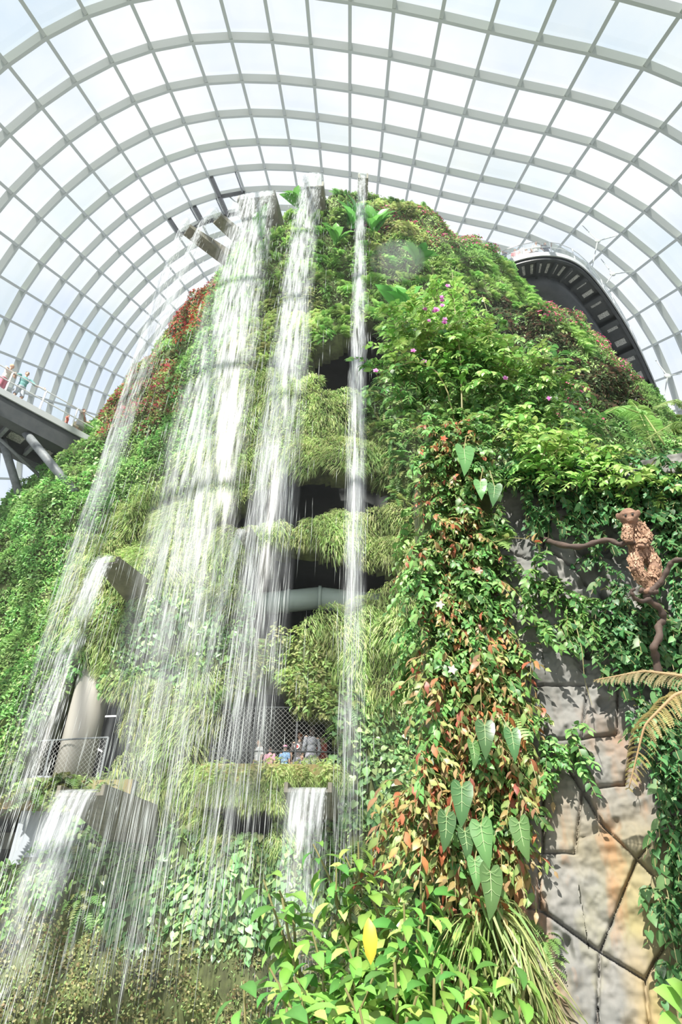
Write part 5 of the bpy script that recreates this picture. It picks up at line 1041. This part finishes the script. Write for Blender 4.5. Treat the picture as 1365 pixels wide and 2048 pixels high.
    if not skirt:
        fm = MB()
        for l in (lL, lR): f = np.array(l[2]); fm.tube([W(f + (0, .045, -.035)), W(f + (0, -.07, -.038)), W(f + (0, -.17, -.045))], np.array([.042, .048, .034]) * k, 10)
        fm.build('shoes', cloth('shoe', (.2, .19, .18)), r, True)
    if hat: 
        hh_ = MB(); E(hh_, hx((0, .02, .06)), (.095, .105, .075)); ho = hh_.build('hat', cloth('hat', hat), r, True); h2 = MB(); E(h2, hx((0, .01, .03)), (.15, .16, .014)); b_ = h2.build('brim', cloth('brim', (.22, .2, .26)), r, True)
    if emblem:
        c = W((.06, .128, 1.28)); bk = nrm(AX[1]); 
        e1_ = MB().tube([c, c + bk * .008, c + bk * .012], np.array([.085, .085, .082]) * k, 20).build('badge', cloth('badge_white', (.75, .72, .70)), r); e2_ = MB().tube([c + bk * .012, c + bk * .016, c + bk * .02], np.array([.05, .05, .048]) * k, 16).build('badge_centre', cloth('badge_red', (.55, .08, .08)), None); e2_.parent = e1_
    if strap: MB().tube([W((-.12, -.1, 1.42)), W((.1, -.14, 1.15)), W((.2, -.02, .95))], np.array([.014] * 3), 6).build('bag_strap', cloth('strap', strap), r)
    return r
yl = math.atan2(dd[1], dd[0])                                   # deck direction; people face the near edge
def ond(px, py, off): e = atz(px, py, Zd); s = (e - dk[0]) @ dd; return dk[0] + dd * s + pr * off
person(ond(6, 776, .42), yl + .5, 1.70, 'blond person in white top and pink patterned trousers leaning on the left walkway rail', hair=(.62, .45, .25), top=(.72, .70, .66), bottom=(.62, .22, .28), armL=[(.19, 0, 1.41), (.27, -.18, 1.2), (.10, -.36, 1.16)], armR=[(-.19, 0, 1.41), (-.27, -.16, 1.2), (-.05, -.38, 1.14)], lean=.2, sleeves=.2, headturn=.5)
person(ond(40, 796, .42), yl, 1.80, 'person in teal T-shirt and grey shorts resting spread arms on the left walkway rail', hair=(.07, .05, .04), top=(.16, .36, .35), bottom=(.42, .46, .50), armL=[(.2, 0, 1.43), (.42, -.14, 1.22), (.66, -.32, 1.13)], armR=[(-.2, 0, 1.43), (-.42, -.14, 1.22), (-.66, -.32, 1.13)], legL=[(.09, 0, .9), (.14, -.04, .48), (.16, .06, .07)], legR=[(-.09, 0, .9), (-.13, -.02, .48), (-.14, 0, .07)], shorts=True, lean=.12)
person(ond(141, 849, .5), yl + .9, .95, 'small child in red behind the left walkway rail', hair=(.16, .09, .05), top=(.62, .14, .10), bottom=(.5, .15, .12))
person(ond(165, 861, .45), yl + .6, 1.64, 'person in grey dress with red scarf standing at the mountain end of the left walkway', hair=(.20, .10, .08), top=(.44, .43, .41), bottom=(.40, .41, .40), skirt=True, longhair=True, armL=[(.18, 0, 1.4), (.24, -.1, 1.15), (.2, -.3, 1.05)], armR=[(-.18, 0, 1.4), (-.3, -.18, 1.25), (-.42, -.36, 1.14)], strap=(.6, .12, .1))
bg_p = ond(157, 858, .35) + (0, 0, .55); r = empty('handbag', bg_p); tag(r, 'beige handbag carried beside the person in the grey dress', 'bag'); MB().box(bg_p + (0, 0, .0), (.26, .1, .2), (dd, pr, np.array([0, 0, 1.]))).build('bag_body', cloth('bag', (.55, .47, .36)), r); MB().tube([bg_p - dd * .1 + (0, 0, .1), bg_p + (0, 0, .26), bg_p + dd * .1 + (0, 0, .1)], [.01] * 3, 6).build('handle', cloth('bag', (.5, .4, .3)), r)
def onr(px, off):
    xs = [proj(e)[0] for e in E_]; i = int(np.argmin([abs(x - px) for x in xs])); return E_[i] + In[i] * off, math.atan2(-In[i][1], -In[i][0]) + PI / 2
for px, off, h, top_, lab, kw in [(1006, .5, 1.75, (.10, .11, .13), 'person in dark grey shirt where the right walkway meets the mountain', {}), (1034, .6, 1.68, (.60, .10, .12), 'person in red top at the rail of the right walkway', dict(longhair=True)), (1060, .7, 1.6, (.62, .48, .46), 'person in pale pink between the red-topped and white-topped visitors', {}), (1078, .6, 1.7, (.78, .78, .76), 'person in white bending at the rail of the right walkway', dict(lean=.35)), (1105, .5, 1.78, (.10, .12, .16), 'person in navy shirt at the crest of the right walkway', {}), (1244, .5, 1.72, (.5, .45, .42), 'upper of two distant visitors on the descending part of the right walkway', {}), (1262, .5, 1.7, (.62, .55, .5), 'lower of two distant visitors on the descending part of the right walkway', {})]:
    p, yw = onr(px, off); person(p, yw + RNG.uniform(-.5, .5), h, lab, top=top_, bottom=(.2, .2, .23), vox=.016, armL=[(.19, 0, 1.41), (.26, -.12, 1.2), (.16, -.36, 1.15)], **kw)
GZ = 5.9
def ing(px, py, h, yaw, lab, Y=18.55, **kw):
    p = at(px, py, Y); person(np.array([p[0], p[1], GZ]), yaw, (p[2] - GZ) / .935, lab, **kw)   # heights follow from where the heads are
ing(519, 1486, 1.27, -1.0, 'child in white T-shirt looking out from the visitor gallery', top=(.78, .78, .80), skin=mat('tan_skin', (.42, .25, .17), .5))
ing(541, 1500, 1.10, 2.8, 'small dark-haired person in pink seen from behind in the gallery', top=(.62, .28, .38), Y=18.4)
ing(571, 1497, 1.12, 2.6, 'child in blue with pink sun hat in the gallery', top=(.16, .28, .46), hat=(.62, .24, .34), Y=18.4)
ing(601, 1474, 1.44, 3.0, 'person in dark T-shirt with round badge on the back in the gallery', top=(.09, .075, .075), hair=(.22, .08, .04), emblem=True)
ing(625, 1463, 1.50, 3.6, 'person in grey striped shirt with shoulder-length hair in the gallery', top=(.19, .20, .225), longhair=True, sleeves=.9, hair=(.06, .045, .04), Y=18.2)
ing(645, 1478, 1.40, 2.2, 'person in red half hidden by leaves at the right end of the gallery', top=(.55, .12, .10), Y=18.7)
